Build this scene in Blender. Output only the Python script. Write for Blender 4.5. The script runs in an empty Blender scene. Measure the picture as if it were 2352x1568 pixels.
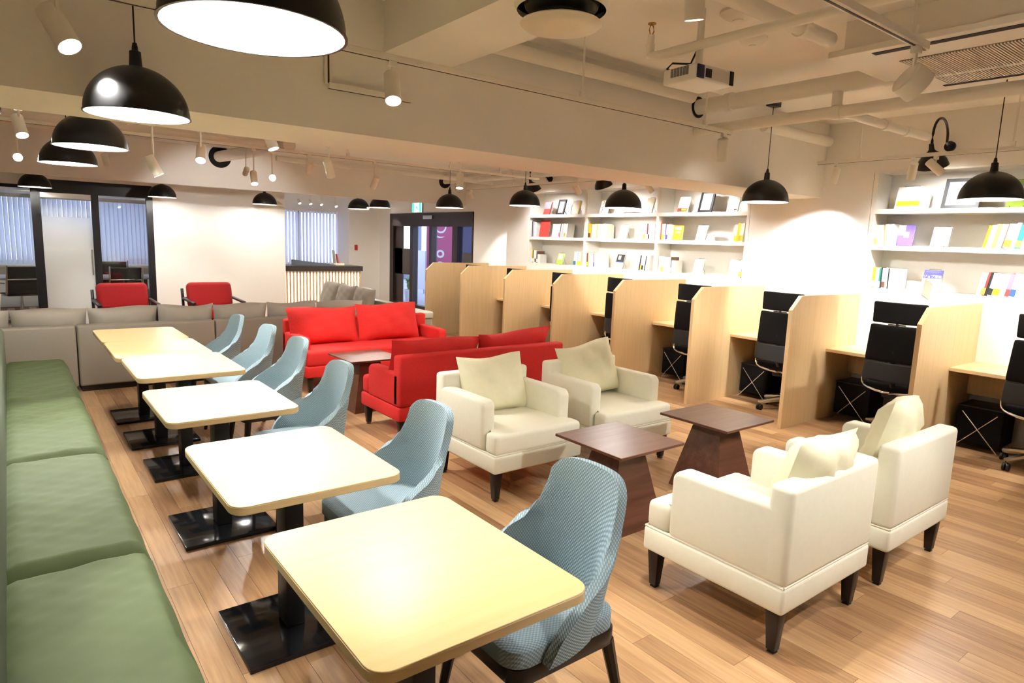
import bpy, bmesh, math, random
from mathutils import Vector, Matrix
random.seed(7)
S = bpy.context.scene
COL = S.collection
# ------------------------------------------------------------------ camera
F_PX, YAW, PITCH, ROLL, CAM_H = 1488.0, .6609, .1531, .0357, 1.6158
cd = bpy.data.cameras.new('camera'); cam = bpy.data.objects.new('camera', cd); COL.objects.link(cam)
cd.sensor_fit = 'HORIZONTAL'; cd.sensor_width = 36.0; cd.lens = F_PX / 2352 * 36.0
cd.clip_start = .05; cd.clip_end = 200
fw = Vector((math.sin(YAW)*math.cos(PITCH), math.cos(YAW)*math.cos(PITCH), -math.sin(PITCH)))
rt = Vector((math.cos(YAW), -math.sin(YAW), 0)); up = rt.cross(fw)
r2 = rt*math.cos(ROLL) + up*math.sin(ROLL); u2 = -rt*math.sin(ROLL) + up*math.cos(ROLL)
m = Matrix((r2, u2, -fw)).transposed().to_4x4(); m.translation = (0, 0, CAM_H)
cam.matrix_world = m
S.camera = cam
# ------------------------------------------------------------------ world, exposure
w = bpy.data.worlds.new('daylight'); S.world = w; w.use_nodes = True
bg = w.node_tree.nodes['Background']; bg.inputs[0].default_value = (.58, .65, .90, 1); bg.inputs[1].default_value = .75
S.view_settings.view_transform = 'Standard'; S.view_settings.look = 'None'
S.view_settings.gamma = 1.0; S.view_settings.use_curve_mapping = False
S.view_settings.exposure = 2.35
try:
    S.cycles.use_denoising = True; S.cycles.max_bounces = 6; S.cycles.diffuse_bounces = 5; S.cycles.glossy_bounces = 3; S.cycles.transmission_bounces = 3; S.cycles.transparent_max_bounces = 8
    S.cycles.use_light_tree = False; S.cycles.use_adaptive_sampling = True; S.cycles.adaptive_threshold = .04; S.cycles.adaptive_min_samples = 16
    S.cycles.sample_clamp_indirect = 6.0; S.cycles.caustics_reflective = False; S.cycles.caustics_refractive = False
except Exception: pass
PENDANT_W, SPOT_W, WASH_W = 25.0, 28.0, 17.0
WARM = (1.0, .98, .93); SOFT = (1.0, .985, .955)

# ------------------------------------------------------------------ materials
MATS = {}
def nt(name):
    ma = bpy.data.materials.new(name); ma.use_nodes = True
    t = ma.node_tree; return ma, t, t.nodes['Principled BSDF']
def col4(c): return (c[0], c[1], c[2], 1)
def M(name, c, rough=.5, metal=0, var=.06, scale=6, bump=0, bscale=200, coat=0, spec=.5, stretch=None, c2=None):
    """plain procedural surface: base colour with soft noise variation and optional fine relief"""
    if name in MATS: return MATS[name]
    ma, t, p = nt(name); N = t.nodes; L = t.links
    tc = N.new('ShaderNodeTexCoord'); nz = N.new('ShaderNodeTexNoise'); nz.inputs['Scale'].default_value = scale; nz.inputs['Detail'].default_value = 4
    src = tc.outputs['Object']
    if stretch:
        mp = N.new('ShaderNodeMapping'); mp.inputs['Scale'].default_value = stretch; L.new(src, mp.inputs[0]); src = mp.outputs[0]
    L.new(src, nz.inputs['Vector'])
    mx = N.new('ShaderNodeMix'); mx.data_type = 'RGBA'
    a = [max(0, x*(1-var)) for x in c]; b = c2 or [min(1, x*(1+var)) for x in c]
    mx.inputs[6].default_value = col4(a); mx.inputs[7].default_value = col4(b)
    L.new(nz.outputs[0], mx.inputs[0]); L.new(mx.outputs[2], p.inputs['Base Color'])
    p.inputs['Roughness'].default_value = rough; p.inputs['Metallic'].default_value = metal
    p.inputs['Specular IOR Level'].default_value = spec
    p.inputs['Coat Weight'].default_value = coat
    if bump:
        n2 = N.new('ShaderNodeTexNoise'); n2.inputs['Scale'].default_value = bscale; L.new(tc.outputs['Object'], n2.inputs['Vector'])
        bp = N.new('ShaderNodeBump'); bp.inputs['Strength'].default_value = bump; bp.inputs['Distance'].default_value = .004
        L.new(n2.outputs[0], bp.inputs['Height']); L.new(bp.outputs[0], p.inputs['Normal'])
    MATS[name] = ma; return ma
def EM(name, c, s):
    if name in MATS: return MATS[name]
    ma, t, p = nt(name); N = t.nodes
    nz = N.new('ShaderNodeTexNoise'); nz.inputs['Scale'].default_value = 3
    p.inputs['Base Color'].default_value = col4(c); p.inputs['Emission Color'].default_value = col4(c); p.inputs['Emission Strength'].default_value = s
    MATS[name] = ma; return ma
def woodmat(name, c, c2, rough=.4, along='Y', scale=1.0, coat=0.0, fine=26):
    """wood: noise stretched along the grain"""
    if name in MATS: return MATS[name]
    ma, t, p = nt(name); N = t.nodes; L = t.links
    tc = N.new('ShaderNodeTexCoord'); mp = N.new('ShaderNodeMapping')
    s = {'X': (1.2, fine, fine), 'Y': (fine, 1.2, fine), 'Z': (fine, fine, 1.2)}[along]
    mp.inputs['Scale'].default_value = [x*scale for x in s]; L.new(tc.outputs['Object'], mp.inputs[0])
    oi = N.new('ShaderNodeObjectInfo'); va = N.new('ShaderNodeVectorMath'); va.operation = 'ADD'
    L.new(mp.outputs[0], va.inputs[0])
    mu = N.new('ShaderNodeMath'); mu.operation = 'MULTIPLY'; mu.inputs[1].default_value = 37; L.new(oi.outputs['Random'], mu.inputs[0]); L.new(mu.outputs[0], va.inputs[1])
    nz = N.new('ShaderNodeTexNoise'); nz.inputs['Scale'].default_value = 1.6; nz.inputs['Detail'].default_value = 6; nz.inputs['Roughness'].default_value = .62
    L.new(va.outputs[0], nz.inputs['Vector'])
    cr = N.new('ShaderNodeValToRGB'); cr.color_ramp.elements[0].position = .30; cr.color_ramp.elements[1].position = .72
    cr.color_ramp.elements[0].color = col4(c2); cr.color_ramp.elements[1].color = col4(c)
    L.new(nz.outputs[0], cr.inputs[0]); L.new(cr.outputs[0], p.inputs['Base Color'])
    p.inputs['Roughness'].default_value = rough; p.inputs['Coat Weight'].default_value = coat; p.inputs['Coat Roughness'].default_value = .15
    MATS[name] = ma; return ma
def weavemat(name, c, c2, freq=150, flat=False):
    """knitted upholstery: regular raised dots"""
    ma, t, p = nt(name); N = t.nodes; L = t.links
    tc = N.new('ShaderNodeTexCoord'); sp = N.new('ShaderNodeSeparateXYZ'); L.new(tc.outputs['Object'], sp.inputs[0])
    def sn(out, f):
        a = N.new('ShaderNodeMath'); a.operation = 'MULTIPLY'; a.inputs[1].default_value = f*math.pi; L.new(out, a.inputs[0])
        b = N.new('ShaderNodeMath'); b.operation = 'SINE'; L.new(a.outputs[0], b.inputs[0]); return b.outputs[0]
    def mul(a, b):
        q = N.new('ShaderNodeMath'); q.operation = 'MULTIPLY'; L.new(a, q.inputs[0]); L.new(b, q.inputs[1]); return q.outputs[0]
    ax = N.new('ShaderNodeMath'); ax.operation = 'ADD'; L.new(sp.outputs[0], ax.inputs[0]); L.new(sp.outputs[1], ax.inputs[1])
    az = N.new('ShaderNodeMath'); az.operation = 'ADD'; L.new(sp.outputs[1 if flat else 2], az.inputs[0]); az.inputs[1].default_value = 0
    if flat: L.new(sp.outputs[2], ax.inputs[1])
    v = mul(sn(ax.outputs[0], freq), sn(az.outputs[0], freq))
    cr = N.new('ShaderNodeValToRGB'); cr.color_ramp.elements[0].position = .0; cr.color_ramp.elements[1].position = .35
    cr.color_ramp.elements[0].color = col4(c2); cr.color_ramp.elements[1].color = col4(c); L.new(v, cr.inputs[0]); L.new(cr.outputs[0], p.inputs['Base Color'])
    bp = N.new('ShaderNodeBump'); bp.inputs['Strength'].default_value = .5; bp.inputs['Distance'].default_value = .002; L.new(v, bp.inputs['Height']); L.new(bp.outputs[0], p.inputs['Normal'])
    p.inputs['Roughness'].default_value = .8
    return ma
def glassmat(name, tint=(1, 1, 1), frost=0.0, gloss=.1):
    ma, t, p = nt(name); N = t.nodes; L = t.links; out = N['Material Output']
    tr = N.new('ShaderNodeBsdfTransparent'); tr.inputs[0].default_value = col4(tint)
    gl = N.new('ShaderNodeBsdfGlossy'); gl.inputs['Roughness'].default_value = .03
    mx = N.new('ShaderNodeMixShader'); mx.inputs[0].default_value = gloss
    L.new(tr.outputs[0], mx.inputs[1]); L.new(gl.outputs[0], mx.inputs[2])
    res = mx.outputs[0]
    if frost:
        df = N.new('ShaderNodeBsdfDiffuse'); df.inputs[0].default_value = (.86, .88, .86, 1)
        tl = N.new('ShaderNodeBsdfTranslucent'); tl.inputs[0].default_value = (.8, .83, .82, 1)
        m2 = N.new('ShaderNodeMixShader'); m2.inputs[0].default_value = .35; L.new(df.outputs[0], m2.inputs[1]); L.new(tl.outputs[0], m2.inputs[2])
        m3 = N.new('ShaderNodeMixShader')
        if frost == 'grad':   # printed frosting that fades out towards the top of the pane
            tc = N.new('ShaderNodeTexCoord'); sp = N.new('ShaderNodeSeparateXYZ'); L.new(tc.outputs['Object'], sp.inputs[0])
            mr = N.new('ShaderNodeMapRange'); mr.inputs[1].default_value = 1.95; mr.inputs[2].default_value = 1.25; mr.inputs[3].default_value = 0; mr.inputs[4].default_value = .92
            L.new(sp.outputs[2], mr.inputs[0]); L.new(mr.outputs[0], m3.inputs[0])
        else: m3.inputs[0].default_value = frost
        L.new(res, m3.inputs[1]); L.new(m2.outputs[0], m3.inputs[2]); res = m3.outputs[0]
    L.new(res, out.inputs['Surface']); return ma
def blindmat():
    ma, t, p = nt('blind_fabric'); N = t.nodes; L = t.links; out = N['Material Output']
    df = N.new('ShaderNodeBsdfDiffuse'); df.inputs[0].default_value = (.80, .80, .82, 1)
    tl = N.new('ShaderNodeBsdfTranslucent'); tl.inputs[0].default_value = (.60, .64, .78, 1)
    nz = N.new('ShaderNodeTexNoise'); nz.inputs['Scale'].default_value = 40
    m2 = N.new('ShaderNodeMixShader'); m2.inputs[0].default_value = .4; L.new(df.outputs[0], m2.inputs[1]); L.new(tl.outputs[0], m2.inputs[2])
    L.new(m2.outputs[0], out.inputs['Surface']); return ma
def floormat(PW, PL, X0):
    ma, t, p = nt('floor_planks'); N = t.nodes; L = t.links
    ge = N.new('ShaderNodeNewGeometry'); sp = N.new('ShaderNodeSeparateXYZ'); L.new(ge.outputs['Position'], sp.inputs[0])
    def mt(op, a, b=None):
        q = N.new('ShaderNodeMath'); q.operation = op
        for i, v in enumerate((a, b)):
            if v is None: continue
            if isinstance(v, (int, float)): q.inputs[i].default_value = v
            else: L.new(v, q.inputs[i])
        return q.outputs[0]
    cx = mt('FLOOR', mt('DIVIDE', mt('SUBTRACT', sp.outputs[0], X0), PW))
    off = mt('MULTIPLY', mt('FRACT', mt('MULTIPLY', cx, .37)), PL)
    cy = mt('FLOOR', mt('DIVIDE', mt('SUBTRACT', sp.outputs[1], off), PL))
    cb = N.new('ShaderNodeCombineXYZ'); L.new(cx, cb.inputs[0]); L.new(cy, cb.inputs[1])
    wn = N.new('ShaderNodeTexWhiteNoise'); wn.noise_dimensions = '2D'; L.new(cb.outputs[0], wn.inputs['Vector'])
    mp = N.new('ShaderNodeMapping'); mp.inputs['Scale'].default_value = (46, 2.2, 1); L.new(ge.outputs['Position'], mp.inputs[0])
    va = N.new('ShaderNodeVectorMath'); va.operation = 'MULTIPLY_ADD'; va.inputs[1].default_value = (9, 13, 0); L.new(wn.outputs['Color'], va.inputs[0]); L.new(mp.outputs[0], va.inputs[2])
    nz = N.new('ShaderNodeTexNoise'); nz.inputs['Scale'].default_value = 1; nz.inputs['Detail'].default_value = 5; nz.inputs['Roughness'].default_value = .6; L.new(va.outputs[0], nz.inputs['Vector'])
    f = mt('ADD', mt('MULTIPLY', nz.outputs[0], .75), mt('MULTIPLY', wn.outputs['Value'], .34))
    cr = N.new('ShaderNodeValToRGB'); e = cr.color_ramp.elements
    e[0].position = .28; e[0].color = (.235, .118, .055, 1); e[1].position = .80; e[1].color = (.56, .355, .18, 1)
    k = cr.color_ramp.elements.new(.52); k.color = (.40, .228, .108, 1)
    L.new(f, cr.inputs[0]); L.new(cr.outputs[0], p.inputs['Base Color'])
    n2 = N.new('ShaderNodeTexNoise'); n2.inputs['Scale'].default_value = 14; L.new(ge.outputs['Position'], n2.inputs['Vector'])
    rr = N.new('ShaderNodeMapRange'); rr.inputs[3].default_value = .285; rr.inputs[4].default_value = .36; L.new(n2.outputs[0], rr.inputs[0]); L.new(rr.outputs[0], p.inputs['Roughness'])
    p.inputs['Specular IOR Level'].default_value = .45
    return ma

WHITEWALL = M('white_wall_paint', (.88, .86, .81), .65, var=.02, scale=2)
CONC = M('painted_concrete', (.88, .85, .79), .8, var=.04, scale=1.6, bump=.12, bscale=25)
DUCTW = M('white_painted_metal', (.86, .82, .73), .45, var=.02)
SHELFW = M('white_laminate', (.86, .84, .78), .4, var=.015)
BLACK = M('matt_black', (.005, .005, .005), .38, var=.1)
BLACKP = M('black_plastic', (.006, .006, .007), .45, var=.1)
BLACKF = M('black_fabric', (.007, .0065, .007), .8, var=.2, bump=.2, bscale=500, spec=.15)
DKMESH = M('dark_grey_mesh', (.020, .021, .024), .8, var=.2, bump=.2, bscale=700)
GLOSSB = M('black_gloss_plate', (.012, .012, .014), .10, var=.1)
CHROME = M('chrome', (.82, .82, .82), .12, metal=1, var=.02)
STEEL = M('brushed_steel', (.60, .58, .55), .3, metal=1, var=.04)
DKWOOD = M('espresso_wood', (.010, .006, .005), .35, var=.2, stretch=(8, 8, 1))
TABLE = woodmat('pale_oak_table', (.87, .70, .345), (.83, .64, .29), .33, 'X', fine=20)
TEDGE = woodmat('pale_oak_edge', (.76, .58, .31), (.69, .50, .25), .45, 'X')
PART = woodmat('oak_partition', (.74, .545, .30), (.66, .465, .24), .45, 'Z', fine=34)
DESKW = woodmat('oak_desk', (.78, .585, .33), (.71, .505, .265), .4, 'Y')
WALNUT = woodmat('walnut', (.155, .062, .036), (.085, .030, .018), .33, 'X', fine=18)
CREAM = M('cream_linen', (.82, .79, .64), .85, var=.035, scale=30, bump=.25, bscale=600)
CREAM2 = M('cream_cushion_linen', (.80, .755, .53), .85, var=.035, scale=30, bump=.25, bscale=600)
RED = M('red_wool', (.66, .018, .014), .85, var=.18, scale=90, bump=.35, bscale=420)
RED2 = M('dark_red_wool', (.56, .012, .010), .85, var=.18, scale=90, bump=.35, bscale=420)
GREEN = M('green_velour', (.074, .106, .034), .75, var=.10, scale=5, bump=.15, bscale=300, c2=(.098, .134, .048))
GREY = M('taupe_leather', (.33, .30, .245), .5, var=.05, scale=4)
GREYP = M('taupe_cushion', (.43, .40, .335), .5, var=.06, scale=4)
BLUE = weavemat('blue_knit', (.37, .475, .515), (.20, .295, .34))
SEATB = weavemat('blue_knit_seat', (.36, .46, .50), (.22, .31, .355), flat=True)
DKBROWN = M('dark_brown_aluminium', (.028, .016, .014), .4, var=.1)
BLKFRAME = M('black_steel_frame', (.010, .010, .012), .35, var=.1)
GLASS = glassmat('clear_glass', (.94, .96, .96), 0, .08)
GLASSG = glassmat('frosted_glass', (.95, .97, .97), 'grad', .06)
GLASSD = glassmat('tinted_glass', (.50, .50, .58), 0, .08)
BLIND = blindmat()
BRASS = M('brass', (.45, .26, .06), .3, metal=1)
LAMPIN = M('white_enamel', (.90, .88, .82), .5, var=.01)
# ------------------------------------------------------------------ mesh helpers
class B:
    def __init__(s): s.bm = bmesh.new()
    def box(s, c, d, bev=0, seg=2, rot=None, taper=None):
        r = bmesh.ops.create_cube(s.bm, size=1); vs = r['verts']
        for v in vs:
            k = 1.0
            if taper and v.co.z < 0: k = taper
            v.co = Vector((v.co.x*d[0]*k, v.co.y*d[1]*k, v.co.z*d[2]))
        if bev:
            es = list({e for v in vs for e in v.link_edges})
            r2 = bmesh.ops.bevel(s.bm, geom=es, offset=bev, segments=seg, profile=.5, affect='EDGES', clamp_overlap=True)
            vs = list({v for f in r2['faces'] for v in f.verts} | {v for v in vs if v.is_valid})
            seen = set(vs); st = list(vs)
            while st:
                v = st.pop()
                for e in v.link_edges:
                    o = e.other_vert(v)
                    if o not in seen: seen.add(o); st.append(o)
            vs = list(seen)
        mt = Matrix.Translation(c)
        if rot is not None: mt = mt @ rot
        for v in vs: v.co = mt @ v.co
        return s
    def b2(s, x0, x1, y0, y1, z0, z1, bev=0, seg=2):
        return s.box(((x0+x1)/2, (y0+y1)/2, (z0+z1)/2), (x1-x0, y1-y0, z1-z0), bev, seg)
    def ring(s, pts): return [s.bm.verts.new(p) for p in pts]
    def cyl(s, p0, p1, r0, r1=None, n=14, caps=True):
        return s.tube([p0, p1], [r0, r0 if r1 is None else r1], n, caps)
    def tube(s, pts, r, n=8, caps=True):
        pts = [Vector(p) for p in pts]; rings = []
        ref = None
        for i, p in enumerate(pts):
            d = (pts[min(i+1, len(pts)-1)] - pts[max(i-1, 0)]).normalized()
            if ref is None: ref = Vector((0, 0, 1)) if abs(d.z) < .9 else Vector((1, 0, 0))
            a = d.cross(ref)
            if a.length < 1e-4: a = d.cross(Vector((0, 1, 0)))
            a.normalize(); b = d.cross(a).normalized()
            rr = r[i] if isinstance(r, (list, tuple)) else r
            rings.append(s.ring([p + a*rr*math.cos(2*math.pi*k/n) + b*rr*math.sin(2*math.pi*k/n) for k in range(n)]))
            ref = b.cross(d) if False else ref
        for A, C in zip(rings, rings[1:]):
            for k in range(n): s.bm.faces.new((A[k], A[(k+1) % n], C[(k+1) % n], C[k]))
        if caps: s.bm.faces.new(rings[0][::-1]); s.bm.faces.new(rings[-1])
        return s
    def lathe(s, prof, n=32, c=(0, 0, 0)):
        rings = []
        for r, z in prof:
            if r < 1e-5: rings.append([s.bm.verts.new((c[0], c[1], c[2]+z))])
            else: rings.append(s.ring([(c[0]+r*math.cos(2*math.pi*k/n), c[1]+r*math.sin(2*math.pi*k/n), c[2]+z) for k in range(n)]))
        for A, C in zip(rings, rings[1:]):
            for k in range(n):
                q = [A[k % len(A)], A[(k+1) % len(A)], C[(k+1) % len(C)], C[k % len(C)]]
                q = list(dict.fromkeys(q))
                if len(q) > 2: s.bm.faces.new(q)
        return s
    def prism(s, poly, a0, a1, axis='Y'):
        def P(p, a): return {'Y': (p[0], a, p[1]), 'X': (a, p[0], p[1]), 'Z': (p[0], p[1], a)}[axis]
        A = s.ring([P(p, a0) for p in poly]); C = s.ring([P(p, a1) for p in poly]); n = len(poly)
        s.bm.faces.new(A); s.bm.faces.new(C[::-1])
        for k in range(n): s.bm.faces.new((A[k], C[k], C[(k+1) % n], A[(k+1) % n]))
        return s
    def quad(s, pts): s.bm.faces.new(s.ring(pts)); return s
    def grid(s, fn, nu, nv, closed_u=False):
        g = [[s.bm.verts.new(fn(i/nu, j/nv)) for j in range(nv+1)] for i in range(nu if closed_u else nu+1)]
        for i in range(nu):
            A = g[i]; C = g[(i+1) % len(g)]
            for j in range(nv): s.bm.faces.new((A[j], C[j], C[j+1], A[j+1]))
        return s
    def pillow(s, w, h, t, n=14, seed=0, pinch=.07, wr=.008, top=1.0):
        """pillow in the XZ plane (width X, height Z, thickness Y), bottom edge at z=0"""
        rnd = random.Random(seed); ph = [rnd.uniform(0, 6.28) for _ in range(8)]
        def pt(u, v, sd):
            a, b = 2*u-1, 2*v-1
            e = max(0, (1-abs(a)**3.0)*(1-abs(b)**3.0))
            y = sd*t/2*e**.55
            x = w/2*a*(1-pinch*(1-b*b)*abs(a)); z = h/2*b*(1-pinch*(1-a*a)*abs(b)) + h/2
            k = wr*e*(math.sin(9*a+4*b+ph[0])+.7*math.sin(13*b-7*a+ph[1])+.5*math.sin(17*a+ph[2]))
            z += .012*math.sin(3*a+ph[3])*(1 if b > 0 else 0)
            return (x, y+sd*k, z)
        s.grid(lambda u, v: pt(u, v, 1), n, n); s.grid(lambda u, v: pt(1-u, v, -1), n, n)
        bmesh.ops.remove_doubles(s.bm, verts=s.bm.verts, dist=1e-5); return s
    def mesh(s, name, mat, smooth=35):
        bmesh.ops.recalc_face_normals(s.bm, faces=s.bm.faces)
        me = bpy.data.meshes.new(name); s.bm.to_mesh(me); s.bm.free()
        me.materials.append(mat)
        if smooth:
            me.polygons.foreach_set('use_smooth', [True]*len(me.polygons)); me.set_sharp_from_angle(angle=math.radians(smooth))
        return me
    def obj(s, name, mat, parent=None, loc=(0, 0, 0), rot=(0, 0, 0), smooth=35, label=None):
        o = bpy.data.objects.new(name, s.mesh(name, mat, smooth)); COL.objects.link(o)
        o.location = loc; o.rotation_euler = rot
        if parent: o.parent = parent
        if label: o['label'] = label
        return o
def tag(o, label, cat, group=None, kind=None):
    o['label'] = label; o['category'] = cat
    if group: o['group'] = group
    if kind: o['kind'] = kind
    return o
def thing(name, label, cat, loc=(0, 0, 0), rz=0, group=None):
    o = bpy.data.objects.new(name, None); COL.objects.link(o); o.empty_display_size = .1
    o.location = loc; o.rotation_euler = (0, 0, rz)
    return tag(o, label, cat, group)
def dup(root, loc, rz=None, label=None, group=None):
    r = root.copy(); COL.objects.link(r); r.location = loc
    if rz is not None: r.rotation_euler = (0, 0, rz)
    if label: r['label'] = label
    if group: r['group'] = group
    for ch in list(root.children):
        c = ch.copy(); COL.objects.link(c); c.parent = r
        for g in list(ch.children):
            d = g.copy(); COL.objects.link(d); d.parent = c
    return r
def struct(o): o['kind'] = 'structure'; return o
def light(name, kind, loc, e, c=WARM, parent=None, aim=None, size=.04, angle=60, blend=.5):
    ld = bpy.data.lights.new(name, kind); ld.energy = e; ld.color = c
    if kind in ('POINT', 'SPOT'): ld.shadow_soft_size = size
    if kind == 'SPOT': ld.spot_size = math.radians(angle); ld.spot_blend = blend
    o = bpy.data.objects.new(name, ld); COL.objects.link(o); o.location = loc
    if aim is not None: o.rotation_euler = (Vector(aim)-Vector(loc)).to_track_quat('-Z', 'Y').to_euler()
    if parent: o.parent = parent
    return o
PI = math.pi
ORD = ['first', 'second', 'third', 'fourth', 'fifth', 'sixth', 'seventh', 'eighth', 'ninth', 'tenth', 'eleventh', 'twelfth']

# ================================================================== the setting
CZ = 2.92
# floor: planks laid along Y
PW, PL, X0 = .112, 1.25, -3.0
floor = struct(B().b2(-3.2, 7.5, -3.2, 16.2, -.06, -.004).obj('floor', M('dark_joint', (.10, .05, .025), .6)))
FM = floormat(PW, PL, X0)
pm = {}
rest = B(); cand = []
camv = Vector((0, 0, CAM_H))
for cx in range(0, int(10.5/PW)):
    off = ((cx*.37) % 1)*PL
    for cy in range(-4, 14):
        y0 = off + cy*PL; y1 = y0 + PL; x0 = X0 + cx*PW
        if y0 < -3.2 or y1 > 16.2: continue
        c = Vector((x0+PW/2, (y0+y1)/2, 0)); d = c-camv; z = d.dot(fw)
        vis = False; sc = 0
        for yy in (y0, c.y, y1):
            q = Vector((c.x, yy, 0))-camv; zz = q.dot(fw)
            if zz > .4:
                px = q.dot(r2)/zz*F_PX; py = q.dot(u2)/zz*F_PX
                if abs(px) < 1200 and abs(py) < 800: vis = True; sc = max(sc, 1/zz**2)
        hidden = c.x < .42 or (2.3 < c.x < 4.0 and (1.2 < c.y < 1.9)) or c.x > 6.8 or c.y > 7.4
        cand.append((sc if vis and not hidden else 0, cx, cy, c))
cand.sort(key=lambda t: -t[0])
gap = .0014
pmesh = B().b2(-PW/2+gap/2, PW/2-gap/2, -PL/2+gap/2, PL/2-gap/2, -.01, 0).mesh('plank', FM, 0)
for i, (sc, cx, cy, c) in enumerate(cand):
    if i < 290 and sc > 0:
        o = bpy.data.objects.new('plank', pmesh); COL.objects.link(o); o.location = (c.x, c.y, 0); o.parent = floor
    else: rest.quad([(c.x-PW/2+gap/2, c.y-PL/2+gap/2, 0), (c.x+PW/2-gap/2, c.y-PL/2+gap/2, 0), (c.x+PW/2-gap/2, c.y+PL/2-gap/2, 0), (c.x-PW/2+gap/2, c.y+PL/2-gap/2, 0)])
o = rest.obj('planks', FM, floor, smooth=0); o['kind'] = 'stuff'

struct(B().b2(-3.2, 7.6, -3.2, 16.3, CZ, CZ+.1).obj('ceiling', CONC))
struct(B().b2(-3.3, -3.2, -3.2, 16.3, 0, CZ).obj('wall_left', WHITEWALL))
struct(B().b2(-3.2, 7.5, -3.3, -3.2, 0, CZ).obj('wall_behind', WHITEWALL))
# right wall: solid below and above the shelf niches, a pillar between them
wr = B()
wr.b2(6.80, 7.12, -3.2, 9.0, 0, 1.262); wr.b2(6.80, 7.12, -3.2, 9.0, 2.425, CZ)
wr.b2(6.80, 7.12, 3.035, 4.36, 1.262, 2.425); wr.b2(6.80, 7.12, 8.425, 9.0, 1.262, 2.425); wr.b2(6.80, 7.12, -3.2, .30, 1.262, 2.425)
wr.b2(7.12, 7.2, -3.2, 9.0, 0, CZ); wr.b2(6.80, 6.86, 9.0, 9.56, 0, 1.2)
struct(wr.obj('wall_right', WHITEWALL, smooth=0))
struct(B().b2(7.46, 7.6, 9.0, 10.985, 0, CZ).b2(7.46, 7.6, 10.985, 14.6, 2.18, CZ).b2(7.46, 7.6, 14.6, 15.2, 0, CZ).b2(7.2, 7.46, 8.94, 9.0, 0, CZ).obj('wall_entrance', WHITEWALL, smooth=0))
# beams
def beam(lbl, *a):
    o = struct(B().b2(*a).obj('ceiling_beam', CONC, smooth=0)); o['label'] = lbl; return o
beam('wide painted concrete beam crossing the room above the lounge chairs', -3.2, 6.8, 3.537, 4.20, 2.18, CZ)
beam('painted bulkhead beam in front of the white wall and reception', -3.2, 7.46, 11.30, 11.42, 2.30, CZ)
beam('short cross beam running from the wide beam over the tables', 1.76, 2.21, -1.5, 3.537, 2.648, CZ)
# back white wall and wall over the glass room
struct(B().b2(1.947, 4.126, 12.35, 12.6, 0, CZ).b2(-3.2, 1.947, 12.35, 12.5, 2.305, CZ).obj('wall_back', WHITEWALL, smooth=0))
# far facade with window openings
fb = B(); fb.b2(-3.2, 7.6, 16.0, 16.15, 0, .86); fb.b2(-3.2, 7.6, 16.0, 16.15, 2.2, CZ)
for a, b in ((-3.2, -1.5), (2.6, 4.6), (6.75, 7.6)): fb.b2(a, b, 16.0, 16.15, .86, 2.2)
struct(fb.obj('wall_facade', WHITEWALL, smooth=0))
struct(B().b2(6.64, 7.46, 15.2, 16.0, 0, CZ).obj('pillar_reception', WHITEWALL, smooth=0))
struct(B().b2(4.0, 4.126, 12.6, 16.0, 0, CZ).obj('wall_meeting', WHITEWALL, smooth=0))
# sash windows behind the blinds
for n, (a, b) in enumerate(((-1.5, 2.6), (4.6, 6.75))):
    wf = struct(B().b2(a, b, 16.02, 16.08, .86, .92).b2(a, b, 16.02, 16.08, 2.14, 2.2).b2(a, a+.05, 16.02, 16.08, .86, 2.2).b2(b-.05, b, 16.02, 16.08, .86, 2.2).b2((a+b)/2-.03, (a+b)/2+.03, 16.02, 16.08, .86, 2.2).obj('window_%d' % (n+1), STEEL, smooth=0))
    for x0, x1 in ((a+.05, (a+b)/2-.03), ((a+b)/2+.03, b-.05)):
        B().b2(x0, x1, 16.045, 16.055, .92, 2.14).obj('pane', GLASS, wf, smooth=0)
# vertical blinds
def blinds(lbl, x0, x1, y, z0, z1, pitch, ang, grp=None, skip=()):
    t = thing('vertical_blind', lbl, 'blind', ((x0+x1)/2, y, z0))
    B().b2(-(x1-x0)/2, (x1-x0)/2, -.03, .03, z1-z0, z1-z0+.05).obj('head_rail', DUCTW, t, smooth=0)
    me = B().grid(lambda u, v: ((u-.5)*.088, .010*math.sin(u*PI), v*(z1-z0)), 3, 1).mesh('slat', BLIND)
    n = int((x1-x0)/pitch)
    for i in range(n):
        o = bpy.data.objects.new('slat', me); COL.objects.link(o); o.parent = t
        o.location = (-(x1-x0)/2+(i+.5)*pitch, 0, 0); o.rotation_euler = (0, 0, math.radians(ang + random.uniform(-6, 6)))
blinds('pale vertical blind in the window behind the reception counter', 4.62, 6.70, 15.9, .86, 2.17, .085, 34)
blinds('vertical blind seen through the clear glass beside the white wall', 1.46, 2.56, 15.9, .84, 2.12, .078, 10)
blinds('vertical blind seen through the frosted glass panel of the meeting room', .50, 1.44, 15.9, .84, 2.12, .080, 26)
blinds('blue-lit vertical blind by the potted plant end of the meeting room', -1.4, .48, 15.9, .84, 2.12, .080, 30)
# skirting under the facade window inside the meeting room + ledge
struct(B().b2(-1.5, 2.6, 15.82, 16.0, .79, .83).obj('trim_1', SHELFW, smooth=0))
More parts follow.
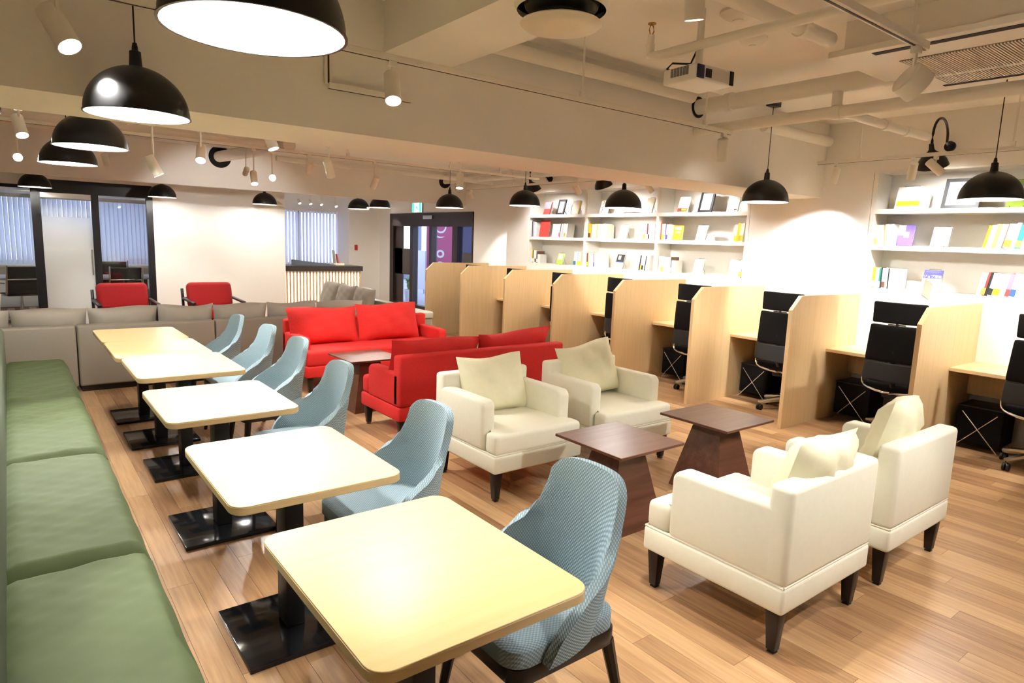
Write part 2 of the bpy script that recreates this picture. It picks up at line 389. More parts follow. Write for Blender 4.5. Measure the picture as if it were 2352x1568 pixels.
# ================================================================== glass meeting room front
gy = 12.35
gf = struct(B().b2(.433, 1.85, gy, gy+.07, 2.105, 2.305).b2(.315, .433, gy, gy+.07, 0, 2.305).b2(1.083, 1.184, gy, gy+.07, 0, 2.105).b2(1.85, 1.947, gy, gy+.07, 0, 2.305)
    .b2(-3.2, .315, gy, gy+.07, 2.15, 2.20).b2(-3.2, 1.947, gy, gy+.07, 0, .05).b2(-1.05, -.97, gy, gy+.07, .05, 2.15).obj('window_3', BLKFRAME, smooth=0))
gf['label'] = 'black framed glass front of the meeting room'
struct(B().b2(-3.2, .315, gy, gy+.07, 2.20, 2.306).obj('trim_2', WHITEWALL, smooth=0))
for a, b, mt_, z1, nm in ((-3.2, -1.05, GLASS, 2.15, 'pane'), (-.97, .315, GLASS, 2.15, 'pane'), (.433, 1.083, GLASSG, 2.03, 'pane'), (1.184, 1.85, GLASS, 2.105, 'pane')):
    B().b2(a, b, gy+.03, gy+.038, .05, z1).obj(nm, mt_, gf, smooth=0)
B().b2(.433, 1.083, gy+.01, gy+.06, 2.03, 2.105).obj('door_rail', STEEL, gf, smooth=0)
B().cyl((1.05, gy-.04, .85), (1.05, gy-.04, 1.25), .012).obj('door_handle', CHROME, gf)
t = thing('downlight', 'round ceiling downlight inside the meeting room', 'lamp', (.9, 14.2, CZ))
B().lathe([(0, -.03), (.07, -.03), (.085, -.02), (.085, 0), (0, 0)], 24).obj('trim_ring', DUCTW, t)
B().lathe([(0, -.034), (.06, -.034), (.06, -.031), (0, -.031)], 20).obj('lens', EM('downlight_lens', (1, .96, .9), 5), t)
light('downlight_light', 'SPOT', (0, 0, -.04), 30, SOFT, t, aim=(0, 0, -1), size=.05, angle=140, blend=.6)
# meeting table and chairs behind the glass
t = thing('meeting_table', 'long dark meeting table behind the glass front', 'table', (.7, 14.15, 0))
B().box((0, 0, .70), (3.4, 1.0, .035), .004).obj('tabletop', M('grey_laminate', (.30, .28, .27), .35), t)
for sx in (-1.4, 1.4):
    for sy in (-.38, .38): B().box((sx, sy, .341), (.06, .06, .682)).obj('leg', BLKFRAME, t)
def meet_chair(loc, rz, lbl):
    t = thing('meeting_chair', lbl, 'chair', loc, rz, 'meeting room chairs')
    B().grid(lambda u, v: ((u-.5)*.46, -.21-.10*v, .47+v*.46+.004*math.sin(v*50)), 2, 24).obj('backrest', BLACKP, t).modifiers.new('thickness', 'SOLIDIFY').thickness = .02
    B().box((0, .02, .46), (.46, .44, .035), .012).obj('seat', BLACKP, t)
    for s in (-1, 1):
        B().tube([(s*.25, .18, .46), (s*.25, -.18, .46), (s*.25, -.22, .5), (s*.25, -.325, .95)], .013).obj('side_frame', CHROME, t)
        B().tube([(s*.26, .16, .46), (s*.27, .16, .64), (s*.27, -.22, .66)], .011).obj('armrest', CHROME, t)
    B().tube([(-.25, -.27, .72), (.25, -.27, .72)], .012).obj('crossbar', CHROME, t)
    B().cyl((0, 0, .08), (0, 0, .45), .025).obj('column', CHROME, t)
    bb = B()
    for k in range(5):
        a = k*2*PI/5; bb.tube([(0, 0, .10), (.29*math.cos(a), .29*math.sin(a), .075)], [.028, .016])
    bs = bb.obj('base', CHROME, t)
    for k in range(5):
        a = k*2*PI/5; B().cyl((.29*math.cos(a), .29*math.sin(a)-.014, .03), (.29*math.cos(a), .29*math.sin(a)+.014, .03), .03).obj('caster', BLACKP, bs)
meet_chair((.12, 13.55, 0), .25, 'black ribbed chrome chair behind the glass beside the potted plant')
meet_chair((1.58, 13.30, 0), .05, 'black ribbed chrome chair pulled up to the near side of the meeting table')
meet_chair((1.62, 14.98, 0), PI-.1, 'black ribbed chrome chair facing in from the window side of the meeting table')

# ================================================================== reception
t = thing('reception_counter', 'reception counter with backlit vertical slats and dark top', 'counter', (4.95, 12.9, 0))
x0, x1 = -.81, .80
B().b2(x0, x1, -.30, .28, 0, .86).obj('body', EM('backlit_panel', (1, .93, .80), .42), t, smooth=0, label='glowing backlit front panel')
B().b2(x0-.005, x1+.03, -.36, .32, .90, 1.0).obj('countertop', M('charcoal_laminate', (.035, .028, .026), .4), t, smooth=0)
B().b2(x0, x1, -.28, .28, .86, .90).obj('cornice', SHELFW, t, smooth=0)
SLAT = woodmat('larch_slat', (.62, .46, .27), (.52, .36, .19), .5, 'Z')
me = B().b2(-.0135, .0135, -.03, 0, .02, .90).mesh('slat', SLAT, 0)
n = 25
for i in range(n):
    o = bpy.data.objects.new('slat', me); COL.objects.link(o); o.parent = t; o.location = (x0+.02+(x1-x0-.04)*i/(n-1), -.30, 0)
tag(B().prism([(-.45, 0), (.45, 0), (.45, .015), (-.45, .115)], -.02, .02).obj('desk_screen', M('slate_grey', (.10, .115, .14), .5), None, (4.86, 12.83, 1.0), smooth=0), 'slanted dark grey desk screen on the reception counter', 'screen')
t = thing('brochure_stand', 'clear stand with leaning leaflets on the reception counter', 'stand', (5.42, 12.95, 1.0))
B().box((0, 0, .02), (.22, .12, .04), .004).obj('tray', M('cream_paper', (.85, .78, .55), .6), t)
B().box((-.08, .02, .16), (.012, .14, .30), .002, rot=Matrix.Rotation(-.12, 4, 'Y')).obj('leaflet', M('sage_paper', (.62, .68, .58), .6), t)
B().box((-.01, .02, .12), (.012, .12, .22), .002, rot=Matrix.Rotation(-.2, 4, 'Y')).obj('leaflet', M('rose_paper', (.66, .16, .20), .6), t)
tag(B().box((0, 0, .0), (.07, .03, .13), .006).obj('fire_alarm', M('alarm_red', (.62, .02, .015), .4), None, (6.82, 15.182, 1.33)), 'small red fire alarm call point on the wall by the entrance', 'alarm')
# entrance door in the side wall
DX = 7.46
dr = struct(B().b2(DX-.02, DX+.12, 10.985, 14.6, 1.88, 2.18).b2(DX-.02, DX+.12, 10.985, 14.6, 0, .07).b2(DX-.02, DX+.12, 14.417, 14.6, .07, 1.88).b2(DX-.02, DX+.12, 13.444, 13.589, .07, 1.88)
    .b2(DX-.02, DX+.12, 12.598, 12.711, .07, 1.88).b2(DX-.02, DX+.12, 11.552, 11.755, .07, 1.88).b2(DX-.02, DX+.12, 10.985, 11.02, .07, 1.88).obj('door_1', DKBROWN, smooth=0))
dr['label'] = 'dark brown automatic entrance door with glass panes'
for a, b, g in ((13.589, 14.417, GLASS), (12.711, 13.444, GLASS), (11.755, 12.598, GLASS), (11.02, 11.552, GLASSD)):
    B().b2(DX+.04, DX+.048, a, b, .07, 1.88).obj('pane', g, dr, smooth=0)
B().b2(DX+.03, DX+.06, 13.589, 14.417, .75, 1.36).obj('dark_panel', M('brown_film', (.075, .060, .050), .5), dr, smooth=0)
B().b2(DX+.03, DX+.06, 14.03, 14.417, .07, 1.88).obj('side_leaf', DKBROWN, dr, smooth=0)
B().b2(DX+.03, DX+.06, 11.02, 11.40, .07, 1.35).obj('dark_panel', M('brown_film', (.075, .060, .050), .5), dr, smooth=0)
B().b2(DX-.05, DX-.02, 12.55, 12.95, 2.04, 2.12, .005).obj('sensor', STEEL, dr)
# exit sign hanging before the entrance
t = thing('exit_sign', 'green and white emergency exit sign with running figure', 'sign', (6.75, 12.0, 2.235))
B().b2(-.02, .02, -.20, .20, -.10, .10, .004).obj('housing', M('grey_housing', (.45, .42, .36), .5), t)
for s in (-1,):
    B().b2(s*.024-.002, s*.024+.002, -.19, .19, -.09, .09).obj('face', EM('exit_white', (.75, 1, .85), 1.4), t, smooth=0)
    fg = B(); sx = s*.028
    def yz(y0, y1, z0, z1): fg.b2(sx-.001, sx+.001, y0, y1, z0, z1)
    yz(-.19, -.10, -.09, .09); yz(.11, .19, -.09, .09); yz(-.015, .02, .04, .07)
    fg.prism([(-.04, -.02), (.02, -.03), (.03, .035), (-.02, .03)], sx-.001, sx+.001, 'X'); fg.prism([(.0, -.03), (.05, -.08), (.03, -.085), (-.03, -.03)], sx-.001, sx+.001, 'X'); fg.prism([(-.03, -.02), (-.08, -.05), (-.075, -.07), (-.01, -.03)], sx-.001, sx+.001, 'X'); fg.prism([(.02, .03), (.07, .0), (.06, -.015), (.01, .01)], sx-.001, sx+.001, 'X')
    fg.obj('pictogram', EM('exit_green', (.02, .48, .22), .9), t, smooth=0)
B().cyl((0, 0, .10), (0, 0, .685), .01).obj('hanger', DUCTW, t)
# street outside the door
struct(B().b2(7.6, 16, 8, 27, -.12, -.02).obj('ground_street', M('pale_paving', (.42, .44, .50), .8), smooth=0))
bw = struct(B().b2(12.5, 12.7, 8, 27, -.02, 4.5).obj('wall_street', M('blue_grey_render', (.16, .18, .28), .8), smooth=0))
for yy, ww in ((22.7, .9), (21.2, .6)): B().b2(12.44, 12.5, yy, yy+ww, 1.15, 2.15).obj('lit_window', EM('lit_window', (.80, .88, 1), 1.5), bw, smooth=0)
t = thing('banner_flag', 'tall magenta banner with white swirl standing outside the entrance', 'banner', (8.9, 14.62, -.02), -.55)
B().cyl((-.36, 0, 0), (-.36, 0, 2.7), .012).obj('pole', STEEL, t)
B().box((0, 0, 1.40), (.70, .01, 2.45)).obj('cloth', M('magenta_cloth', (.42, .04, .16), .7), t, smooth=0)
sw = B()
for rr, a0, a1, wd in ((.24, .4, 5.2, .05), (.13, 2.4, 7.4, .04)):
    k = 22
    sw.grid(lambda u, v: ((rr+wd*(v-.5)*math.sin(PI*u)**.5)*math.cos(a0+(a1-a0)*u), -.008, 1.95+1.15*(rr+wd*(v-.5)*math.sin(PI*u)**.5)*math.sin(a0+(a1-a0)*u)), k, 1)
for zz in (1.25, .95, .6, .3): sw.lathe([(.0, 0), (.001, 0)], 4, (9, 9, 9)) if False else sw.grid(lambda u, v: ((.055+.05*v)*math.cos(6.283*u), -.008, zz+(.055+.05*v)*math.sin(6.283*u)), 16, 1)
sw.obj('swirl_print', M('white_print', (.75, .72, .76), .7), t, smooth=0)
t = thing('street_sign', 'white upright sign panel on the street outside', 'sign', (9.6, 17.05, -.02), -.5)
B().box((0, 0, .70), (.45, .05, 1.15), .005).obj('panel', M('sign_white', (.70, .74, .85), .5), t)
for s in (-.2, .2): B().box((s, 0, .15), (.04, .04, .3)).obj('post', STEEL, t)
t = thing('potted_plant', 'small leafy plant in a white pot outside the entrance', 'plant', (8.3, 15.15, -.02))
B().lathe([(0, 0), (.11, 0), (.15, .30), (.135, .30), (.12, .26), (0, .26)], 20).obj('pot', M('white_pot', (.70, .70, .72), .5), t)
lf = M('leaf_green', (.06, .22, .05), .5, var=.3)
def leafmesh(l, wd): return B().grid(lambda u, v: ((v-.5)*wd*math.sin(PI*min(.98, u+.03)), l*u, .25*l*math.sin(u*2.2)+.12*wd*abs(v-.5)), 6, 2).mesh('leaf', lf)
lm = leafmesh(.22, .10)
for k in range(22):
    o = bpy.data.objects.new('leaf', lm); COL.objects.link(o); o.parent = t
    o.location = (random.uniform(-.06, .06), random.uniform(-.06, .06), .26+.012*k); o.rotation_euler = (random.uniform(.2, 1.1), 0, k*2.4)

# ================================================================== tables by the bench
def rrect(w, d, r, n=5):
    p = []
    for cx, cy, a in ((w/2-r, d/2-r, 0), (-w/2+r, d/2-r, 90), (-w/2+r, -d/2+r, 180), (w/2-r, -d/2+r, 270)):
        for k in range(n+1):
            q = math.radians(a+90*k/n); p.append((cx+r*math.cos(q), cy+r*math.sin(q)))
    return p
def slab(poly, z0, z1, e=.003):
    b = B(); n = len(poly); k = [(p[0]*(1-e*3), p[1]*(1-e*3)) for p in poly]
    rings = [b.ring([(p[0], p[1], z) for p in pp]) for pp, z in ((k, z0), (poly, z0+e), (poly, z1-e), (k, z1))]
    b.bm.faces.new(rings[0]); b.bm.faces.new(rings[3])
    for A, C in zip(rings, rings[1:]):
        for i in range(n): b.bm.faces.new((A[i], A[(i+1) % n], C[(i+1) % n], C[i]))
    return b
TY = [1.4957, 2.5098, 3.6564, 4.748, 5.522, 6.296]; TX = [.851, .838, .848, .881, .855, .849]
tb = thing('cafe_table', '', 'table', (TX[0], TY[0], 0), 0, 'pale oak tables along the green bench')
top = slab(rrect(.63, .772, .055), .688, .717).obj('tabletop', TEDGE, tb)
slab(rrect(.628, .770, .054), .7155, .72, .001).obj('veneer', TABLE, top)
B().box((0, 0, .355), (.075, .11, .66), .004).obj('column', BLACKP, tb)
B().box((0, 0, .68), (.30, .36, .012)).obj('mounting_plate', BLACKP, tb)
B().box((0, 0, .012), (.466, .466, .022), .003).obj('base_plate', GLOSSB, tb)
tlab = ['pale oak cafe table standing apart, sixth from the grey sofa', 'pale oak cafe table fifth from the grey sofa, between two gaps', 'pale oak cafe table fourth from the grey sofa, next to the pushed-together group', 'pale oak cafe table of the pushed-together group, third from the grey sofa', 'middle pale oak cafe table of the three pushed together', 'pale oak cafe table of the pushed-together group, nearest the grey sofa']
tb['label'] = 'pale oak cafe table on black pedestal, sixth from the grey sofa'
for i in range(1, 6): dup(tb, (TX[i], TY[i], 0), 0, tlab[i])

# ================================================================== blue shell chairs (front = +Y)
def lerp(pts, x):
    n = len(pts); h = [pts[i+1][0]-pts[i][0] for i in range(n-1)]; d = [(pts[i+1][1]-pts[i][1])/h[i] for i in range(n-1)]
    g = [d[0]] + [0 if d[i-1]*d[i] <= 0 else 2*d[i-1]*d[i]/(d[i-1]+d[i]) for i in range(1, n-1)] + [d[-1]]
    i = 0
    while i < n-2 and x > pts[i+1][0]: i += 1
    u = (x-pts[i][0])/h[i]
    return (2*u**3-3*u*u+1)*pts[i][1]+(u**3-2*u*u+u)*h[i]*g[i]+(-2*u**3+3*u*u)*pts[i+1][1]+(u**3-u*u)*h[i]*g[i+1]
def blue_chair():
    t = thing('shell_chair', '', 'chair', (0, 0, 0), 0, 'blue shell chairs at the cafe tables')
    W_ = [(0, .222), (.3, .238), (.5, .232), (.64, .203), (.8, .180), (1, .168)]
    F_ = [(0, .34), (.2, .31), (.38, .24), (.54, .145), (.70, .075), (.85, .05), (1, .04)]
    def fn(u, v):
        a = (2*u-1); vv = v
        z = .392+vv*(.478-.05*abs(a)**5-.008*a*a)
        w_ = lerp(W_, vv); f_ = lerp(F_, vv); yb = -.205-.05*vv**1.2
        q_ = min(1, max(0, (vv-.15)/.85)); k = PI/2*(1-.40*q_*q_*(3-2*q_)); th = a*k
        x = w_*math.sin(th)/math.sin(k); y = yb+f_*((1-math.cos(th))/(1-math.cos(k)))**1.1
        return (x, y, z)
    sh = B().grid(fn, 30, 26).obj('backrest', BLUE, t)
    md = sh.modifiers.new('thickness', 'SOLIDIFY'); md.thickness = .034; md.offset = 0
    md = sh.modifiers.new('round', 'BEVEL'); md.width = .010; md.segments = 3; md.limit_method = 'ANGLE'; md.angle_limit = math.radians(60)
    st = slab(rrect(.41, .44, .07, 6), 0, .075, .012).obj('seat', SEATB, t, (0, .025, .385))
    md = st.modifiers.new('round', 'BEVEL'); md.width = .016; md.segments = 3; md.limit_method = 'ANGLE'; md.angle_limit = math.radians(40)
    slab(rrect(.40, .43, .05), 0, .055, .004).obj('frame', DKWOOD, t, (0, .015, .335))
    for sx in (-1, 1):
        for sy in (-1, 1):
            B().tube([(sx*.175, sy*.18+.01, .345), (sx*.215, sy*.235-.005, 0)], [.023, .013], 8).obj('leg', DKWOOD, t)
    return t
bc = blue_chair()
CX = [1.30, 1.27, 1.30, 1.41, 1.42, 1.38]; CY = [1.505, 2.50, 3.62, 4.64, 5.38, 6.14]
for i in range(6):
    lb = 'blue knitted shell chair on dark legs at the %s cafe table from the grey sofa' % ORD[5-i]
    if i == 0: bc.location = (CX[0], CY[0], 0); bc.rotation_euler = (0, 0, PI/2); bc['label'] = lb
    else: dup(bc, (CX[i], CY[i], 0), PI/2, lb)

# ================================================================== green bench
t = thing('bench', 'long green upholstered bench with loose seat pads along the tables', 'bench', (.14, 4.0, 0))
B().b2(-.20, .20, -2.75, 3.02, .04, .34, .01).obj('base', GREEN, t)
B().b2(-.40, -.218, -2.75, 3.02, 0, .74, .05, 4).obj('backrest', M('dark_green_velour', (.085, .110, .062), .75, var=.1), t)
ys = [1.25, 2.66, 4.0, 5.42, 7.02]
for i, (a, b) in enumerate(zip(ys, ys[1:])):
    def pad(u, v, a=a, b=b, i=i):
        x = -.222+.44*u; L_ = b-a; y = a-4.0+L_*v
        e = min(1, (min(v, 1-v)*L_/.06))**.5*min(1, (1-u)*.44/.05+.02)**.5
        if u > .999: e = 0
        z = .36+.075*e
        wv = .0
        for k, (fy, fx, am) in enumerate(((11, 2.0, .0035), (27, -5.1, .0026), (53, 9.0, .0018), (79, -8, .0010))):
            wv += am*math.sin(fy*y+fx*u*2+i*1.7+k)*(.35+.65*abs(math.sin(3.1*y+i)))
        z += wv*e
        if u < .001: z -= .015
        return (x+(.0015*math.sin(17*y+i) if u > .9 else 0), y, z)
    bb = B().grid(pad, 14, 130)
    bb.b2(-.222, .214, a-4.0+.005, b-4.0-.005, .335, .362)
    bb.obj('seat_pad', GREEN, t, smooth=60)
# grey sofa row: three-seat run backing onto the tables
t0 = thing('sofa_unit', 'taupe leather sofa unit in front of the green bench', 'sofa', (-.16, 7.49, 0), 0, 'taupe sofa units in a row')
def unit(t, w):
    B().b2(-w/2+.004, w/2-.004, 0.004, .16, .055, .657, .022, 3).obj('backrest', GREY, t)
    B().b2(-w/2+.01, w/2-.01, .16, .78, .055, .28, .012).obj('base', GREY, t)
    B().b2(-w/2+.006, w/2-.006, .15, .80, .28, .42, .04, 3).obj('seat', GREYP, t)
    B().b2(-w/2+.02, w/2-.02, .03, .76, 0, .055).obj('plinth', DKWOOD, t, smooth=0)
unit(t0, 1.262)
for i, lb in ((1, 'taupe leather sofa unit behind the pushed-together tables'), (2, 'taupe leather sofa unit between the tables and the red sofa'), ):
    dup(t0, (-.16+1.262*i, 7.49, 0), 0, lb)
t1 = thing('sofa_unit', 'short taupe leather sofa unit behind the red sofa', 'sofa', (3.305, 7.49, 0), 0, 'taupe sofa units in a row'); unit(t1, .62)
seams = [-.62, -.035, .585, 1.213, 1.768, 2.356, 2.951, 3.56]
for i, (a, b) in enumerate(zip(seams, seams[1:])):
    wd = b-a
    cu = B().pillow(wd*1.005, .42, .20, seed=i, pinch=.05, wr=.006).obj('back_cushion', GREYP, None, ((a+b)/2, 7.80, .40), (.16, 0, 0), smooth=60)
    tag(cu, 'taupe leather back cushion, %s along the sofa row from the potted plant' % ORD[i], 'cushion', 'back cushions on the taupe sofas')
cu = B().pillow(.5, .5, .18, seed=31).obj('back_cushion', M('cream_leather', (.72, .66, .54), .5), None, (-.34, 8.12, .42), (.12, 0, .25), smooth=60)
tag(cu, 'cream cushion propped at the corner behind the taupe cushions', 'cushion')
# corner ottoman and return with three cushions
t = thing('corner_seat', 'low flat pale grey corner seat at the end of the sofa row', 'seat', (4.35, 8.15, 0))
B().b2(-.30, .34, -.28, .34, .05, .50, .02).obj('base', GREY, t); B().b2(-.31, .35, -.29, .35, .50, .60, .025, 3).obj('seat', M('pale_grey_leather', (.62, .60, .52), .5), t); B().b2(-.27, .31, -.25, .31, 0, .05).obj('plinth', DKWOOD, t, smooth=0)
t = thing('sofa_return', 'taupe sofa turned sideways before the reception counter', 'sofa', (4.25, 10.0, 0))
B().b2(.12, .28, -1.3, 1.0, .055, .657, .022, 3).obj('backrest', GREY, t); B().b2(-.48, .12, -1.3, 1.0, .055, .28, .012).obj('base', GREY, t); B().b2(-.50, .13, -1.3, 1.0, .28, .42, .04, 3).obj('seat', GREYP, t); B().b2(-.45, .24, -1.27, .97, 0, .055).obj('plinth', DKWOOD, t, smooth=0)
for i, yy in enumerate((10.6, 9.95, 9.3)):
    cu = B().pillow(.66, .44, .18, seed=40+i, pinch=.05).obj('back_cushion', GREYP, None, (4.24, yy, .41), (.25, 0, PI/2), smooth=60)
    tag(cu, 'taupe cushion on the sideways sofa, %s from the reception counter' % ORD[i], 'cushion', 'cushions on the sideways sofa')
# red armchairs with dark frames (front = +Y local)
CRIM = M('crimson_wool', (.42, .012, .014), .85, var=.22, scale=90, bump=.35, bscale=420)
def red_chair(loc, rz, lbl):
    t = thing('armchair', lbl, 'armchair', loc, rz, 'red armchairs by the white wall')
    B().box((0, .02, .36), (.58, .56, .14), .04, 3).obj('seat_cushion', RED2, t)
    cu = B().box((0, -.20, .61), (.66, .17, .40), .07, 4, rot=Matrix.Rotation(.22, 4, 'X')).obj('back_cushion', CRIM, t)
    for s in (-1, 1):
        B().box((s*.36, .03, .545), (.055, .62, .03), .006, rot=Matrix.Rotation(-.05, 4, 'X')).obj('armrest', DKWOOD, t)
        B().box((s*.36, .28, .265), (.035, .045, .53), .004).obj('leg', DKWOOD, t)
        B().box((s*.36, -.30, .36), (.035, .045, .70), .004, rot=Matrix.Rotation(.18, 4, 'X')).obj('leg', DKWOOD, t)
    B().box((0, .0, .265), (.70, .50, .04), .004).obj('seat_frame', DKWOOD, t)
    B().box((0, -.34, .55), (.70, .03, .05), .004).obj('back_rail', DKWOOD, t)
red_chair((1.30, 10.85, 0), PI+.04, 'red armchair with dark frame in front of the clear glass panel')
red_chair((2.49, 10.85, 0), PI+.04, 'red armchair with dark frame in front of the white wall')

# ================================================================== upholstered lounge seats (front = +Y)
def lounge(t, w, d, mat, legm, band=True, zl=.19, arm_h=.625, back_h=.715, cush=1, inset=.14):
    hw = w/2; hd = d/2
    B().b2(-hw, hw, -hd, hd, zl, zl+.115, .016, 3).obj('base', mat, t)
    if band:
        B().tube([(-hw+.008, -hd+.008, zl+.117), (hw-.008, -hd+.008, zl+.117), (hw-.008, hd-.008, zl+.117), (-hw+.008, hd-.008, zl+.117), (-hw+.008, -hd+.008, zl+.117)], .006, 6).obj('piping', mat, t)
    aw = .10
    # seat pad with a full-width front that wraps round the arm fronts
    sx = hw-aw-.004
    yi = hd-inset+.010; xo = hw-.010
    b = B().prism([(-sx, -hd+.10), (sx, -hd+.10), (sx, yi), (xo, yi), (xo, hd-.003), (-xo, hd-.003), (-xo, yi), (-sx, yi)], zl+.112, .437, 'Z')
    bmesh.ops.bevel(b.bm, geom=list(b.bm.edges), offset=.030, segments=4, profile=.5, affect='EDGES', clamp_overlap=True)
    b.obj('seat_cushion', mat, t)
    for s in (-1, 1):
        pr = [(-hd+.02, zl+.115), (hd-inset, zl+.115), (hd-inset, arm_h-.03), (hd-inset-.03, arm_h), (-hd+.02, arm_h)]
        b = B().prism(pr, s*hw, s*(hw-aw), 'X'); b.bm.normal_update()
        bmesh.ops.bevel(b.bm, geom=list(b.bm.edges), offset=.022, segments=3, profile=.5, affect='EDGES')
        b.obj('armrest', mat, t)
    B().b2(-hw+.0, hw-.0, -hd, -hd+.105, zl+.115, back_h, .024, 3).obj('backrest', mat, t)
    for sx_ in (-1, 1):
        for sy_ in (-1, 1):
            x, y = sx_*(hw-.05), sy_*(hd-.05)
            B().box((x, y, zl/2+.006), (.062, .062, zl-.012), .004, taper=.62).box((x, y, .003), (.03, .03, .006)).obj('leg', legm, t)
wc = thing('armchair', 'cream linen armchair turned away, beside the blue chair farthest from the taupe sofas', 'armchair', (2.68, 1.545, 0), 0, 'cream linen armchairs')
lounge(wc, .735, .715, CREAM, DKWOOD)
dup(wc, (3.63, 1.545, 0), 0, 'cream linen armchair turned away, beside the booth partitions')
dup(wc, (2.64, 3.41, 0), PI, 'cream linen armchair backing onto the red sofa, nearer the blue chairs')
dup(wc, (3.59, 3.41, 0), PI, 'cream linen armchair backing onto the red sofa, nearer the booths')
def cush(mat, w, h, t_, loc, rot, seed, lbl, grp, **k):
    return tag(B().pillow(w, h, t_, seed=seed, **k).obj('cushion', mat, None, loc, rot, smooth=60), lbl, 'cushion', grp)
cush(CREAM2, .52, .43, .19, (2.70, 1.375, .44), (.28, .0, .02), 11, 'cream cushion slumped in the armchair beside the blue chair farthest from the taupe sofas', 'cream cushions', wr=.010, pinch=.035)
cush(CREAM2, .54, .46, .18, (3.60, 1.42, .445), (.22, .10, .16), 12, 'cream cushion standing askew in the armchair beside the booth partitions', 'cream cushions', wr=.010, pinch=.035)
cush(CREAM2, .55, .40, .17, (2.665, 3.56, .432), (-.34, .0, -.03), 13, 'cream cushion upright in the armchair nearer the blue chairs, backing the red sofa', 'cream cushions', wr=.010, pinch=.035)
cush(CREAM2, .54, .42, .18, (3.625, 3.56, .44), (-.34, -.12, -.10), 14, 'cream cushion tilted in the armchair nearer the booths, backing the red sofa', 'cream cushions', wr=.010, pinch=.035)
rs = thing('sofa', 'dark red wool sofa seen from behind, behind the cream armchairs', 'sofa', (3.21, 4.79, 0), 0, 'red wool sofas')
lounge(rs, 1.72, .70, RED2, DKWOOD, band=False, zl=.17, arm_h=.555, back_h=.70)
rs2 = thing('sofa', 'bright red wool sofa facing the room, backing onto the taupe sofas', 'sofa', (3.18, 6.70, 0), PI, 'red wool sofas')
lounge(rs2, 1.74, .74, RED, DKWOOD, band=False, zl=.17, arm_h=.565, back_h=.70)
cush(RED, .80, .42, .20, (2.70, 6.80, .43), (-.30, 0, .02), 21, 'red cushion on the room-facing red sofa, nearer the blue chairs', 'red sofa cushions', pinch=.05)
cush(RED, .78, .44, .20, (3.48, 6.80, .43), (-.30, 0, -.02), 22, 'red cushion on the room-facing red sofa, nearer the booths', 'red sofa cushions', pinch=.05)
cush(RED2, .86, .40, .20, (2.78, 4.70, .42), (.28, .03, 0), 23, 'dark red cushion on the turned-away red sofa, nearer the blue chairs', 'red sofa cushions', pinch=.05)
cush(RED2, .82, .42, .20, (3.62, 4.70, .42), (.28, -.04, 0), 24, 'dark red cushion on the turned-away red sofa, nearer the booths', 'red sofa cushions', pinch=.05)
# walnut pyramid tables
def pyr(loc, lbl, s=.53, h=.50):
    t = thing('side_table', lbl, 'table', loc, 0, 'walnut pyramid tables')
    B().box((0, 0, h-.008), (s, s, .016), .002, 1).obj('tabletop', WALNUT, t)
    b = B(); A = b.ring([(x*.20, y*.20, 0) for x, y in ((-1, -1), (1, -1), (1, 1), (-1, 1))]); C = b.ring([(x*.095, y*.095, h-.016) for x, y in ((-1, -1), (1, -1), (1, 1), (-1, 1))])
    b.bm.faces.new(A); b.bm.faces.new(C)
    for k in range(4): b.bm.faces.new((A[k], A[(k+1) % 4], C[(k+1) % 4], C[k]))
    b.obj('pedestal', WALNUT, t, smooth=0)
pyr((2.765, 2.50, 0), 'walnut pyramid table between the cream armchairs, nearer the blue chairs')
pyr((3.715, 2.50, 0), 'walnut pyramid table between the cream armchairs, nearer the booths')
pyr((2.62, 5.62, 0), 'walnut pyramid table half hidden between the two red sofas')
# ================================================================== study booths
PY = [9.51, 8.44, 7.318, 6.271, 5.201, 4.103, 3.047, 1.996, .94]
pp = [(5.515, 0), (6.795, 0), (6.795, 1.22), (5.66, 1.22), (5.515, 1.095)]
pt = tag(B().prism([(x-6.15, z) for x, z in pp], -.0175, .0175, 'Y').obj('booth_partition', PART, None, (6.15, PY[0], 0), smooth=0), 'oak booth partition at the end of the row by the entrance', 'partition', 'oak booth partitions')
for i in range(1, 9):
    o = pt.copy(); COL.objects.link(o); o.location = (6.15, PY[i], 0); o['label'] = 'oak booth partition with a clipped corner, %s from the entrance' % ORD[i]
for i in range(8):
    y1, y0 = PY[i]-.0185, PY[i+1]+.0185
    t = thing('desk', 'oak booth desk fixed in the %s booth from the entrance' % ORD[i], 'desk', (6.5, (y0+y1)/2, 0), 0, 'booth desks')
    h = (y1-y0)/2
    B().b2(-.30, .297, -h, h, .672, .70).obj('desktop', DESKW, t, smooth=0)
    B().b2(.20, .225, -h, h, .42, .671).obj('modesty_panel', PART, t, smooth=0)
